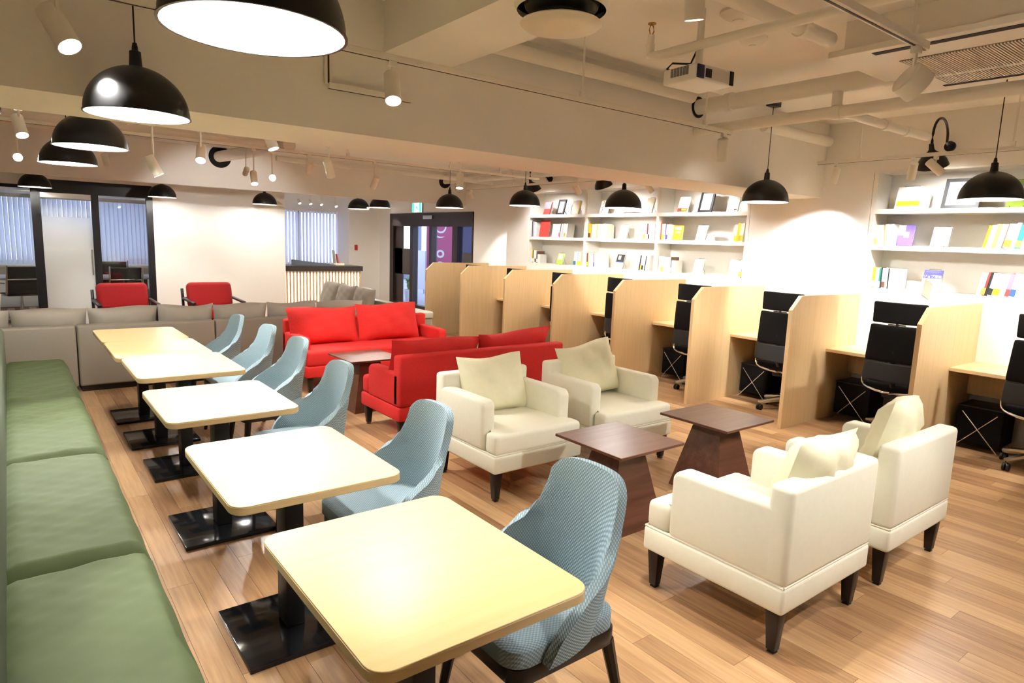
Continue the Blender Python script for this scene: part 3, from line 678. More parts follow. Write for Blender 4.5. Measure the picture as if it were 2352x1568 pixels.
# office chairs (front = +Y)
def office_chair():
    t = thing('office_chair', '', 'chair', (0, 0, 0), 0, 'black office chairs in the booths')
    def pan(w0, w1, z0, z1, y0, y1, bow, mat, nm, th=.03):
        o = B().grid(lambda u, v: (((w0+(w1-w0)*v)*(u-.5)*(1-.10*max(0, abs(2*v-1)-.85)*(abs(2*u-1)**6))), y0+(y1-y0)*v-bow*(1-(2*u-1)**2), z0+(z1-z0)*v), 12, 10).obj(nm, mat, t)
        md = o.modifiers.new('thickness', 'SOLIDIFY'); md.thickness = th; md.offset = 0
        md = o.modifiers.new('round', 'BEVEL'); md.width = .010; md.segments = 2; md.limit_method = 'ANGLE'; md.angle_limit = math.radians(50)
        return o
    pan(.40, .415, 1.035, 1.215, -.235, -.225, .030, BLACKF, 'headrest', .045)
    pan(.47, .415, .70, 1.02, -.225, -.245, .035, BLACKF, 'backrest', .04)
    pan(.49, .47, .525, .695, -.225, -.225, .04, DKMESH, 'lumbar_panel', .03)
    B().tube([(-.07, -.268, 1.027), (.07, -.268, 1.027)], .006, 6).obj('headrest_bracket', CHROME, t)
    B().tube([(0, -.27, 1.06), (0, -.265, .80), (0, -.24, .55), (0, -.16, .42)], [.010, .022, .026, .02], 8).obj('back_spine', BLACKP, t)
    B().box((0, .02, .465), (.49, .47, .07), .03, 3).obj('seat', BLACKF, t)
    arc = [(-.25, -.20, .535)] + [(-.25*math.cos(PI*k/12), -.20-.055*math.sin(PI*k/12), .535-.105*math.sin(PI*k/12)**.6) for k in range(1, 12)] + [(.25, -.20, .535)]
    B().tube(arc, .010, 8).obj('chrome_hoop', CHROME, t)
    B().box((0, -.02, .395), (.20, .26, .07), .015).obj('mechanism', BLACKP, t)
    B().cyl((0, 0, .10), (0, 0, .38), .028, .022).obj('gas_column', BLACKP, t)
    bb = B(); pts = []
    for k in range(5):
        a = k*2*PI/5+.35; c_, s_ = math.cos(a), math.sin(a); pts.append((c_*.27, s_*.27))
        bb.tube([(c_*.03, s_*.03, .125), (c_*.17, s_*.17, .105), (c_*.28, s_*.28, .082)], [.034, .026, .020], 8)
    bb.cyl((0, 0, .09), (0, 0, .15), .045)
    bs = bb.obj('star_base', STEEL, t)
    for x, y in pts:
        B().cyl((x-.022, y, .03), (x-.006, y, .03), .03).cyl((x+.006, y, .03), (x+.022, y, .03), .03).cyl((x, y, .03), (x, y, .08), .010).obj('caster', BLACKP, bs)
    return t
oc = office_chair()
turn = [-PI/2, -PI/2+.05, -PI/2, -PI/2-.05, -PI/2+.03, -PI/2, -PI/2+.06, -PI/2-.04]
for i in range(8):
    loc = (6.22, PY[i+1]+.345, 0); lb = 'black high-backed office chair in the %s booth from the entrance' % ORD[i]
    if i == 0: oc.location = loc; oc.rotation_euler = (0, 0, turn[0]); oc['label'] = lb
    else: dup(oc, loc, turn[i], lb)
# folding fabric baskets under the desks
def basket():
    t = thing('storage_basket', '', 'basket', (0, 0, 0), 0, 'black fabric baskets under the booth desks')
    bk = B().box((0, 0, .215), (.32, .33, .31), .012).obj('fabric_box', BLACKF, t)
    B().box((0, 0, .374), (.325, .335, .012), .005).obj('rim', BLACKP, t)
    for s in (-1, 1):
        B().tube([(s*.166, -.125, .33), (s*.172, .165, .005)], .0045, 6).obj('rod', CHROME, t); B().tube([(s*.176, .125, .33), (s*.180, -.165, .005)], .0045, 6).obj('rod', CHROME, t)
    return t
bk = basket()
first = True
for i in range(2, 8):
    loc = (6.53, PY[i]-.235, 0); lb = 'black folding fabric basket with crossed rods in the %s booth from the entrance' % ORD[i]
    if first: bk.location = loc; bk['label'] = lb; first = False
    else: dup(bk, loc, 0, lb)

# ================================================================== built-in bookshelves
SB, SM_, ST = 1.285, 1.705, 2.055     # top faces of the shelves
def bookcase(lbl, y0, y1, divs):
    t = thing('bookshelf', lbl, 'bookshelf', (6.95, (y0+y1)/2, 1.262)); yc = (y0+y1)/2
    B().b2(.145, .168, y0-yc+.001, y1-yc-.001, .0, 1.16).obj('back_panel', SHELFW, t, smooth=0)
    for z, th in ((SB, .022), (SM_, .045), (ST, .045), (2.424, .02)):
        B().b2(-.150, .144, y0-yc+.001, y1-yc-.001, z-th-1.262, z-1.262).obj('shelf', SHELFW, t, smooth=0)
    for d in divs:
        for z0, z1 in ((SB, SM_-.045), (SM_, ST-.045), (ST, 2.404)):
            B().b2(-.150, .144, d-yc-.02, d-yc+.02, z0-1.262, z1-1.262).obj('divider', SHELFW, t, smooth=0)
bookcase('white built-in bookshelf of three bays between the entrance and the pillar', 4.361, 8.424, (8.40, 7.075, 5.72, 4.385))
bookcase('white built-in bookshelf beyond the pillar', .302, 3.034, (3.01, 1.35))
CW = {'white': (.85, .84, .80), 'cream': (.80, .74, .58), 'yellow': (.85, .62, .02), 'red': (.55, .05, .04), 'pink': (.75, .22, .30), 'black': (.02, .02, .02), 'brown': (.13, .06, .04), 'purple': (.13, .08, .50), 'blue': (.04, .10, .40), 'teal': (.01, .20, .19), 'lime': (.42, .66, .06), 'orange': (.85, .40, .08), 'grey': (.40, .40, .42), 'indigo': (.05, .045, .30), 'lilac': (.55, .48, .72), 'pale cyan': (.55, .82, .78), 'dark red': (.22, .03, .04)}
def BM(c): return M('book_'+c.replace(' ', '_'), CW[c], .5, var=.03)
PAGES = M('page_edges', (.82, .78, .68), .8)
bookmesh = {}
def book(y, z, t_, h, c, band=None, tilt=0, where='', d=.15, x=6.84, k=0):
    """a book standing spine outwards; tilt leans it sideways"""
    o = thing('book', '%s book%s, %s in the %s' % (c, (' with %s band' % band) if band else '', ORD[min(k, 11)], where), 'book', (x, y, z+abs(math.sin(tilt))*t_*.0), 0, 'books in the '+where)
    cv = B().b2(0, .012, -t_/2, t_/2, 0, h).b2(.012, d, -t_/2, -t_/2+.002, 0, h).b2(.012, d, t_/2-.002, t_/2, 0, h)
    q = cv.obj('cover', BM(c), o, (0, 0, 0), (tilt, 0, 0), smooth=0)
    B().b2(.0125, d-.004, -t_/2+.0022, t_/2-.0022, .003, h-.004).obj('pages', PAGES, o, (0, 0, 0), (tilt, 0, 0), smooth=0)
    if band: B().b2(-.0008, 0, -t_/2, t_/2, .01, h*.34).obj('paper_band', BM(band), o, (0, 0, 0), (tilt, 0, 0), smooth=0)
    o.location.z = z + (abs(math.sin(tilt))*t_/2 if tilt else 0)
    return o
def row(y, z, items, where, lean=0.0, step=-1):
    """books side by side running towards smaller y"""
    for k, it in enumerate(items):
        c = it[0]; t_ = it[1]; h = it[2]; band = it[3] if len(it) > 3 else None
        book(y-t_/2, z, t_, h, c, band, lean, where, k=k); y -= t_+.0015+abs(math.sin(lean))*.002
def display(y, z, w, h, c, lbl, extra=None, lean=.28, x=6.83, stand=True, grp='display books'):
    """book leaning cover outwards on a wire stand"""
    o = thing('display_book', lbl, 'book', (x, y, z), 0, grp)
    rot = (0, lean, 0)
    B().b2(0, .004, -w/2, w/2, .004, h).b2(.018, .022, -w/2, w/2, .004, h).obj('cover', BM(c), o, (0, 0, 0), rot, smooth=0)
    B().b2(.0042, .0178, -w/2+.003, w/2-.003, .006, h-.003).obj('pages', PAGES, o, (0, 0, 0), rot, smooth=0)
    if extra:
        for (cc, a0, a1, b0, b1) in extra:
            B().b2(-.0012, 0, (a0-.5)*w, (a1-.5)*w, b0*h+.004, b1*h).obj('cover_print', BM(cc), o, (0, 0, 0), rot, smooth=0)
    if stand:
        s = thing('wire_stand', 'thin wire stand holding the '+lbl.split(' facing')[0].split(' on ')[0].split(' with')[0]+', '+lbl.split('the ')[-1]+(', upper' if z == ST else ', middle' if z == SM_ else ', lower'), 'stand', (x, y, z), 0, 'wire display stands')
        wr_ = B()
        for sg in (-1, 1):
            yy = sg*w*.3; L_ = h*1.04
            top_ = (math.sin(lean)*L_+.027, yy, math.cos(lean)*L_)
            wr_.tube([(-.012, yy, .012), (-.012, yy, .003), (.027, yy, .003), top_], .0018, 5)
            wr_.tube([(math.sin(lean)*L_*.6+.027, yy, math.cos(lean)*L_*.6), (math.sin(lean)*L_*.6+.085, yy, .003)], .0018, 5)
        wr_.tube([(math.sin(lean)*h*1.04+.027, -w*.3, math.cos(lean)*h*1.04), (math.sin(lean)*h*1.04+.027, w*.3, math.cos(lean)*h*1.04)], .0018, 5)
        wr_.obj('wire', BLACKP, s)
    return o
def frame(y, z, w, h, lbl, lean=.26):
    o = thing('picture_frame', lbl, 'frame', (6.83, y, z), 0, 'black document frames'); rot = (0, lean, 0); k = .03
    B().b2(0, .02, -w/2, w/2, .002, k).b2(0, .02, -w/2, w/2, h-k, h).b2(0, .02, -w/2, -w/2+k, k, h-k).b2(0, .02, w/2-k, w/2, k, h-k).obj('moulding', BLACKP, o, (0, 0, 0), rot, smooth=0)
    B().b2(.008, .016, -w/2+k, w/2-k, k, h-k).obj('certificate', M('certificate_paper', (.86, .86, .84), .5), o, (0, 0, 0), rot, smooth=0)
    B().tube([(.02+.5*h*math.sin(lean), 0, .5*h*math.cos(lean)), (.16, 0, .004)], .005, 6).obj('easel_back', BLACKP, o)
b1, b2, b3, b4 = 'first bay', 'second bay', 'third bay', 'shelf beyond the pillar'
# bay 1
display(8.02, ST, .15, .21, 'red', 'pink-red book facing out on the top shelf of the '+b1, [('pink', .0, 1, .45, 1)], stand=False)
frame(7.70, ST, .17, .24, 'black framed certificate on the top shelf of the '+b1)
display(7.36, ST, .16, .21, 'cream', 'cream and yellow book facing out on the top shelf of the '+b1, [('yellow', .0, .12, 0, 1)])
row(8.37, SM_, [('black', .022, .25), ('lilac', .018, .245), ('grey', .015, .24), ('white', .03, .235), ('white', .02, .23)], 'album-side row, middle shelf, '+b1)
display(8.06, SM_, .23, .27, 'dark red', 'large dark red album facing out on the middle shelf of the '+b1, [('red', 0, 1, 0, 1)], lean=.16, stand=False)
row(7.88, SM_, [('white', .03, .20)]*5+[('white', .025, .21, 'pink'), ('black', .015, .21, 'red'), ('white', .03, .205), ('lilac', .02, .21), ('cream', .03, .21), ('white', .03, .20, 'orange'), ('white', .03, .21)], 'long leaning row, middle shelf, '+b1, .16)
row(8.37, SB, [('white', .02, .20), ('yellow', .022, .215, 'white'), ('black', .02, .20, 'white'), ('white', .03, .205), ('white', .04, .20, 'brown'), ('brown', .03, .19, 'white'), ('white', .06, .14)], 'entrance-side row, bottom shelf, '+b1)
display(7.66, SB, .14, .18, 'lime', 'lime and cream booklet facing out on the bottom shelf of the '+b1, [('cream', .1, .9, .4, .95)])
row(7.34, SB, [('white', .035, .21, 'teal'), ('white', .015, .20, 'blue'), ('white', .025, .21), ('lilac', .02, .205, 'yellow'), ('white', .03, .21, 'yellow'), ('cream', .03, .205, 'yellow')], 'pillar-side row, bottom shelf, '+b1, .05)
# bay 2
display(6.76, ST, .15, .20, 'cream', 'cream book with a column of black lettering on the top shelf of the '+b2, [('black', .62, .74, .08+.11*i, .15+.11*i) for i in range(8)])
tag(B().b2(6.9, 7.05, 6.22, 6.42, ST+.001, ST+.02).obj('book', BM('brown'), smooth=0), 'thin brown book lying flat on the top shelf of the '+b2, 'book')
display(5.92, ST, .13, .21, 'cream', 'plain cream book facing out on the top shelf of the '+b2)
row(7.05, SM_, [('yellow', .05, .215, 'brown'), ('orange', .02, .20, 'orange'), ('cream', .035, .20), ('white', .03, .20), ('white', .03, .205), ('lime', .022, .205), ('white', .05, .205), ('white', .05, .20), ('white', .05, .21), ('cream', .03, .20)], 'entrance-side row, middle shelf, '+b2)
display(6.36, SM_, .14, .20, 'white', 'plain white book on a stand on the middle shelf of the '+b2)
row(5.98, SM_, [('cream', .03, .20, 'yellow'), ('white', .025, .21), ('dark red', .022, .21, 'white'), ('white', .02, .205, 'black'), ('lilac', .015, .21), ('white', .025, .205), ('grey', .015, .21), ('white', .03, .21)], 'pillar-side row, middle shelf, '+b2)
row(7.05, SB, [('brown', .028, .20, 'yellow'), ('orange', .015, .205), ('white', .03, .20), ('white', .03, .195, 'lilac'), ('white', .03, .20), ('pink', .022, .20, 'blue'), ('white', .04, .20), ('white', .05, .195), ('white', .06, .19)], 'entrance-side row, bottom shelf, '+b2, -.04)
display(6.40, SB, .14, .21, 'black', 'black and white photo-cover book on the bottom shelf, '+b2, [('white', 0, 1, 0, .45), ('cream', .45, .8, .62, .92), ('blue', .05, .95, .42, .5)])
row(6.06, SB, [('white', .03, .20), ('black', .02, .205), ('white', .02, .21, 'yellow'), ('white', .03, .205, 'black'), ('white', .02, .21), ('black', .015, .20), ('white', .03, .21), ('white', .025, .205)], 'pillar-side row, bottom shelf, '+b2, .14)
# bay 3
display(5.36, ST, .15, .21, 'cream', 'cream book with a dark lower band on the top shelf of the '+b3, [('brown', 0, 1, .05, .28), ('lime', .05, .6, .1, .24), ('red', .75, .95, .08, .27)])
frame(5.02, ST, .20, .27, 'black framed certificate on the top shelf of the '+b3)
display(4.63, ST, .15, .22, 'white', 'white book with a small dark mark on the top shelf of the '+b3, [('black', .1, .35, .08, .16)])
row(5.68, SM_, [('red', .008, .22), ('cream', .02, .21, 'yellow'), ('white', .02, .21, 'lime'), ('white', .02, .205), ('purple', .012, .205), ('white', .022, .20, 'blue'), ('white', .03, .20)], 'yellow-box row, middle shelf, '+b3)
display(5.40, SM_, .14, .19, 'yellow', 'bright yellow box-set book facing out on the middle shelf of the '+b3, [('white', .15, .85, .68, .9), ('cream', .2, .8, .46, .6), ('orange', 0, 1, .92, 1)], lean=.08, stand=False)
display(5.05, SM_, .14, .20, 'white', 'plain white book on a wire stand on the middle shelf of the '+b3)
row(4.60, SM_, [('white', .02, .20), ('white', .03, .20, 'yellow'), ('yellow', .03, .22, 'yellow'), ('cream', .02, .215, 'orange'), ('white', .03, .22, 'yellow')], 'pillar-side row, middle shelf, '+b3, .10)
row(5.68, SB, [('white', .03, .205), ('white', .05, .205, 'orange'), ('white', .04, .20), ('grey', .02, .20, 'white'), ('white', .05, .20), ('brown', .012, .205, 'white'), ('white', .06, .16)], 'entrance-side row, bottom shelf, '+b3)
display(5.06, SB, .14, .20, 'pale cyan', 'pale cyan book on a wire stand on the bottom shelf of the '+b3)
row(4.62, SB, [('white', .04, .20), ('white', .04, .205), ('lilac', .012, .20), ('white', .04, .20), ('white', .03, .205, 'orange'), ('purple', .012, .20, 'lime')], 'pillar-side row, bottom shelf, '+b3, .13)
# shelf beyond the pillar
display(2.72, ST, .22, .22, 'white', 'white magazine with a yellow band on the top shelf of the '+b4, [('yellow', .02, .94, .12, .36), ('grey', .12, .45, .80, .84), ('grey', .12, .38, .72, .76)])
display(2.71, ST, .30, .19, 'cream', 'cream magazine behind the yellow-banded one, '+b4, x=6.90, stand=False)
frame(2.28, ST, .30, .28, 'black framed certificate on the top shelf of the '+b4)
display(1.85, ST, .16, .24, 'lime', 'green and grey book facing out on the top shelf of the '+b4, [('grey', .1, .7, .5, .9)])
row(2.98, SM_, [('white', .03, .20, 'orange'), ('white', .03, .20), ('white', .03, .20), ('orange', .012, .19), ('white', .04, .205), ('white', .04, .205)], 'purple-book row, middle '+b4, -.10)
display(2.70, SM_, .14, .20, 'purple', 'purple and white book leaning on the middle '+b4, [('white', .55, 1, .5, 1), ('white', .3, .6, .38, .68)], lean=.14, stand=False)
display(2.40, SM_, .15, .19, 'white', 'plain white book on a wire stand, middle '+b4)
row(2.06, SM_, [('yellow', .02, .20), ('white', .03, .20), ('pink', .01, .21), ('orange', .03, .21), ('white', .04, .205), ('brown', .008, .21), ('cream', .05, .21, 'yellow'), ('white', .03, .22), ('teal', .04, .20, 'lime'), ('white', .03, .22)], 'leaning row, middle '+b4, .16)
row(2.98, SB, [('white', .02, .20), ('yellow', .03, .205, 'white'), ('white', .03, .20, 'lilac'), ('teal', .015, .20, 'white'), ('black', .012, .205), ('white', .03, .20, 'brown'), ('white', .02, .205), ('black', .01, .20), ('white', .05, .20), ('white', .05, .20)], 'crowded row, bottom '+b4)
jb = display(2.43, SB, .16, .21, 'white', 'white and blue Japanese book on the bottom '+b4, [('indigo', 0, 1, .60, 1), ('grey', .1, .9, .06, .08), ('grey', .1, .8, .12, .135), ('lilac', .1, .9, .90, .93)])
row(2.06, SB, [('white', .03, .20), ('lilac', .015, .205, 'orange'), ('red', .015, .21, 'orange'), ('black', .02, .21), ('white', .03, .205, 'black'), ('white', .05, .20, 'yellow'), ('white', .04, .20, 'lilac'), ('pink', .03, .205, 'red'), ('white', .04, .21, 'blue'), ('white', .03, .20)], 'leaning row, bottom '+b4, .15)
def lettering(txt, size, loc, rot, mat, parent, name='lettering'):
    cu = bpy.data.curves.new(name, 'FONT'); cu.body = txt; cu.size = size; cu.align_x = 'CENTER'; cu.extrude = .0004
    o = bpy.data.objects.new(name, cu); COL.objects.link(o)
    dg = bpy.context.evaluated_depsgraph_get(); me = bpy.data.meshes.new_from_object(o.evaluated_get(dg)); bpy.data.objects.remove(o)
    me.materials.clear(); me.materials.append(mat)
    o = bpy.data.objects.new(name, me); COL.objects.link(o); o.parent = parent; o.location = loc; o.rotation_euler = rot; return o
# text plane faces -X and follows the leaning cover
try:
    lettering('ジョブ理論', .031, (-.0016*math.cos(.28)+math.sin(.28)*.138, 0, math.cos(.28)*.138), (PI/2-.0, .0, -PI/2), M('white_print', (.75, .72, .76), .7), jb)
    jb.children[-1].rotation_euler = (Matrix.Rotation(.28, 3, 'Y') @ Matrix.Rotation(-PI/2, 3, 'Z') @ Matrix.Rotation(PI/2, 3, 'X')).to_euler()
except Exception as ex: print('text', ex)
# ================================================================== pendants
BULB = EM('bulb_glow', (1, .93, .80), 14)
def dome(R, outer, n0=0, n1=14):
    p = []
    for k in range(n1+1):
        a = (PI/2)*(1-k/n1); p.append((max(R*math.cos(a), .022 if k == 0 else 0), R*.98*math.sin(a)))
    return p
def make_pendant():
    t = thing('pendant_lamp', '', 'lamp', (0, 0, 0), 0, 'black dome pendant lamps')
    R = .2
    pr = [(.024, R*.98)] + [(R*math.cos(a), R*.98*math.sin(a)) for a in [PI/2*(1-.13-.87*k/14) for k in range(15)]] + [(R+.004, 0), (R+.004, -.004), (R-.003, -.004)]
    B().lathe(pr, 40).obj('shade', BLACK, t)
    pi_ = [(.001, R*.955)] + [((R-.005)*math.cos(a), (R-.005)*.98*math.sin(a)) for a in [PI/2*(1-.05-.95*k/14) for k in range(15)]] + [(R-.003, -.0035)]
    B().lathe(pi_, 40).obj('reflector', LAMPIN, t)
    B().lathe([(.0, .29), (.008, .29), (.012, .272), (.012, .26), (.022, .255), (.024, .215), (.026, .185), (0, .185)], 18).obj('socket', BLACKP, t)
    B().lathe([(0, .01), (.03, .02), (.045, .05), (.04, .085), (.02, .12), (.015, .16), (0, .16)], 18).obj('bulb', BULB, t)
    B().cyl((0, 0, .285), (0, 0, CZ-2.05), .0035, n=6).obj('cord', BLACKP, t)
    return t
pend = make_pendant()
PEND = [((.48, 1.61), 2.07, 'over the bench at the sixth table from the grey sofa', 1), ((.475, 3.255), 2.09, 'over the bench just before the wide beam', 1), ((.445, 4.87), 2.10, 'over the bench just behind the wide beam', 1), ((.43, 6.45), 2.11, 'over the bench by the taupe sofas', 1),
        ((.36, 11.70), 2.145, 'before the frosted glass panel', .5), ((1.985, 11.70), 2.115, 'before the black frame of the glass front', .5), ((3.57, 11.70), 2.10, 'before the white wall', .5), ((5.33, 11.75), 2.125, 'over the corner of the reception counter', .9), ((5.72, 11.64), 2.17, 'beside the exit sign', .9),
        ((5.16, 8.24), 2.072, 'over the booths, nearest the entrance door', 1), ((5.33, 6.69), 2.08, 'over the booths, in front of the first shelf bay', 1), ((5.36, 5.0), 2.02, 'over the booths, in front of the second shelf bay', 1), ((5.45, 3.36), 2.05, 'over the booths, in front of the pillar', 1), ((5.66, 1.70), 2.04, 'over the booths, in front of the bookshelf beyond the pillar', 1)]
pi0 = True
for (x, y), z, lb, k in PEND:
    l = 'black dome pendant ' + lb
    if pi0: pend.location = (x, y, z); pend['label'] = l; p = pend; pi0 = False
    else: p = dup(pend, (x, y, z), 0, l)
    # the cord reaches the ceiling whatever the hanging height
    for ch in p.children:
        if ch.name.startswith('cord'): ch.scale = (1, 1, (CZ-z)/(CZ-2.05)); ch.location.z = .285*(1-(CZ-z)/(CZ-2.05))
    light('pendant_light', 'POINT', (0, 0, .055), PENDANT_W*k, WARM, p, size=.05)
bx = B().box((0, 0, 0), (.13, .07, .045), .003).obj('ceiling_box', BLACKP, None, (5.45, 3.36, CZ-.023))
tag(bx, 'small black ceiling junction box above the pendant by the pillar', 'ceiling box')

# ================================================================== spotlights on tracks
LENS = EM('spot_lens', (1, .95, .85), 9)
def make_spot():
    t = thing('spotlight', '', 'spotlight', (0, 0, 0), 0, 'white cylinder spotlights')
    return t
def spot(loc, aim, lbl, r=.036, L_=.15, to=None, e=None, lit=True, angle=55, c=SOFT, rail=None):
    """cylinder spotlight: loc is the middle of the can, hung from a stem"""
    t = thing('spotlight', lbl, 'spotlight', loc, 0, 'white cylinder spotlights')
    d = (Vector(aim)-Vector(loc)).normalized()
    q = (-d).to_track_quat('Z', 'Y').to_euler()
    B().lathe([(0, L_/2), (r*.9, L_/2), (r, L_/2-.006), (r, -L_/2), (r*.93, -L_/2), (r*.9, -L_/2+.02), (0, -L_/2+.02)], 22).obj('can', DUCTW, t, rot=q)
    B().lathe([(0, -L_/2+.021), (r*.9, -L_/2+.021), (r*.9, -L_/2+.012), (0, -L_/2+.012)], 22).obj('lens', LENS if lit else DUCTW, t, rot=q)
    dz = (CZ if to is None else to)-loc[2]
    B().cyl((0, 0, .0), (0, 0, dz-.026), .008, n=8).box((0, 0, dz-.014), (.045, .03, .028), .004).obj('stem', DUCTW, t)
    if lit: light('spot_light', 'SPOT', tuple(d*(L_/2+.004)), SPOT_W if e is None else e, c, t, aim=tuple(d*(L_/2+1)), size=.03, angle=angle, blend=.45)
    return t
spot((.21, 3.2, 2.37), (.9, 2.2, .7), 'large white spotlight in front of the wide beam beside the bench pendants', r=.044, L_=.18, to=2.515)
spot((1.64, 3.2, 2.385), (1.2, 2.0, 0), 'white spotlight on the track before the wide beam, next to the trunking corner', to=2.515, r=.042, L_=.17)
spot((4.53, 3.2, 2.39), (5.2, 3.6, .6), 'white spotlight at the far end of the track before the wide beam', to=2.515, r=.042, L_=.17)
spot((2.05, 1.62, 2.52), (2.6, 1.9, 0), 'white spotlight near the round air diffuser')
spot((.112, 5.55, 2.257), (.5, 4.2, 0), 'white spotlight behind the wide beam at the bench end', to=2.385)
spot((.893, 5.55, 2.076), (1.9, 5.4, 0), 'white spotlight on the corner of the far track, over the tables', to=2.385)
spot((1.222, 5.55, 2.20), (.85, 4.4, .7), 'white spotlight over the pushed-together tables', to=2.385)
spot((1.42, 4.52, 2.235), (1.9, 4.0, .4), 'white spotlight just behind the wide beam')
spot((2.135, 7.35, 2.19), (2.0, 6.4, .5), 'white spotlight beside the brightest lamp over the taupe sofas', to=2.495)
spot((2.74, 7.35, 2.36), (3.2, 9.8, .5), 'unlit-looking white spotlight over the red sofa', lit=False, to=2.495)
spot((2.246, 5.55, 2.18), (3.1, 6.3, .4), 'white spotlight over the seat of the room-facing red sofa', to=2.385)
spot((3.54, 7.35, 2.255), (3.4, 8.6, .5), 'small white spotlight over the taupe sofa run', lit=False, to=2.495)
spot((3.59, 5.55, 2.19), (3.3, 5.2, .4), 'white spotlight over the end of the red sofas', to=2.385)
spot((6.28, 9.35, 2.36), (7.2, 9.8, 1.2), 'small white spotlight before the wall near the entrance', r=.03, L_=.11, to=2.455)
spot((5.17, 5.55, 2.23), (6.7, 6.2, 1.3), 'white spotlight aimed at the second shelf bay', to=2.385)
spot((6.28, 5.45, 2.33), (6.8, 5.0, 1.5), 'white spotlight aimed at the third shelf bay', r=.033, to=2.455)
spot((6.16, 3.10, 2.33), (6.75, 3.6, 1.3), 'white spotlight hanging straight down before the pillar', e=42, angle=75, r=.033, to=2.44)
spot((6.16, 2.44, 2.33), (6.7, 2.75, 1.5), 'white spotlight on the booth track turned towards the pillar', r=.034, to=2.44)
spot((6.16, 2.27, 2.35), (6.75, 1.6, 1.6), 'white spotlight on the booth track turned away from the pillar', r=.034, to=2.44)
spot((2.33, 7.35, 2.21), (.6, 1.5, 1.5), 'glaring spotlight over the taupe sofas turned towards the bench', e=26, to=2.495)
spot((.119, 7.35, 2.2), (.1, 1.5, 1.3), 'glaring spotlight before the glass front turned towards the bench', e=26, to=2.495)
for i, (x, y, z) in enumerate(((5.2, 14.6, 2.33), (5.45, 14.6, 2.33), (5.7, 14.6, 2.33), (6.05, 14.6, 2.31), (7.2, 14.6, 2.38))):
    spot((x, y, z), (x+.35, y-1.3, .3), 'small white spotlight above the reception area, %s from the white wall' % ORD[i], r=.032, L_=.11, e=14, to=2.585)
# spotlights that light the white wall and the red armchairs
spot((2.6, 9.3, 2.42), (2.9, 12.3, 1.2), 'white spotlight aimed at the white wall', e=12, angle=85)
spot((1.0, 9.4, 2.42), (1.6, 11.2, .6), 'white spotlight aimed at the red armchairs', e=26)
spot((4.6, .2, 2.45), (3.4, 1.4, 0), 'added unseen white spotlight beyond the backs of the lounge chairs', e=34, angle=75)  # this and the next two: out-of-view lamps added to brighten the near room
spot((2.6, -.3, 2.45), (2.3, 1.6, 0), 'added unseen white spotlight behind the cafe tables', e=34, angle=75)
spot((5.9, .6, 2.45), (6.4, 1.6, .6), 'added unseen white spotlight over the last booth', e=30, angle=70)
spot((2.90, 1.19, 2.30), (4.2, .19, 1.2), 'short wide white spotlight on the track near the air conditioner', r=.066, L_=.075, to=2.435, e=14)
# tracks
SLOT = M('track_slot', (.05, .03, .02), .6)
def track(p0, p1, lbl, w=.034, rods=()):
    p0, p1 = Vector(p0), Vector(p1); c = (p0+p1)/2; L_ = (p1-p0).length; ax = (p1-p0).normalized()
    t = thing('lighting_track', lbl, 'track', c); alongx = abs(ax.x) > .5; vert = abs(ax.z) > .5
    d = (w, .02, L_) if vert else ((L_, w, .03) if alongx else (w, L_, .03))
    B().box((0, 0, 0), d, .002, 1).obj('rail', DUCTW, t)
    s = (.010, .002, L_) if vert else ((L_, .009, .002) if alongx else (.009, L_, .002))
    B().box((0, -.0112, 0) if vert else (0, 0, -.0162), s).obj('slot', SLOT, t)
    for r in rods:
        q = Vector((r, c.y, c.z)) if alongx else Vector((c.x, r, c.z))
        q -= c; B().cyl((q.x, q.y, .016), (q.x, q.y, CZ-c.z), .007, n=8).box((q.x, q.y, .03), (.03, .03, .05), .003).obj('hanger_rod', DUCTW, t)
    return t
track((-.6, 3.2, 2.53), (4.62, 3.2, 2.53), 'white lighting track running before the wide beam', rods=(.0, 2.99, 4.28))
track((1.42, 3.52, 2.42), (1.42, 3.52, 2.72), 'upright piece of white track on the wide beam face')
track((1.42, 3.515, 2.41), (1.92, 3.515, 2.41), 'short level piece of white track on the wide beam face')
track((1.85, 1.19, 2.45), (2.98, 1.19, 2.45), 'white lighting track leading to the air conditioner', rods=(2.85,))
track((6.16, -.5, 2.455), (6.16, 3.28, 2.455), 'white lighting track in front of the bookshelf beyond the pillar', rods=(2.9, 1.75))
track((6.28, 4.4, 2.47), (6.28, 9.5, 2.47), 'white lighting track in front of the three-bay bookshelf', rods=(5.2, 8.2))
track((-.2, 7.35, 2.51), (6.1, 7.35, 2.51), 'white lighting track over the room-facing red sofa', rods=(3.2, 4.6, 5.4))
track((-.1, 5.55, 2.40), (5.6, 5.55, 2.40), 'white lighting track between the two red sofas', rods=(1.2, 3.0))
track((5.1, 14.6, 2.60), (7.3, 14.6, 2.60), 'white lighting track above the reception area', rods=(5.3, 7.0))
track((.70, 4.9, 2.06), (.70, 4.9, 2.5), 'upright piece of white track behind the wide beam') if False else None
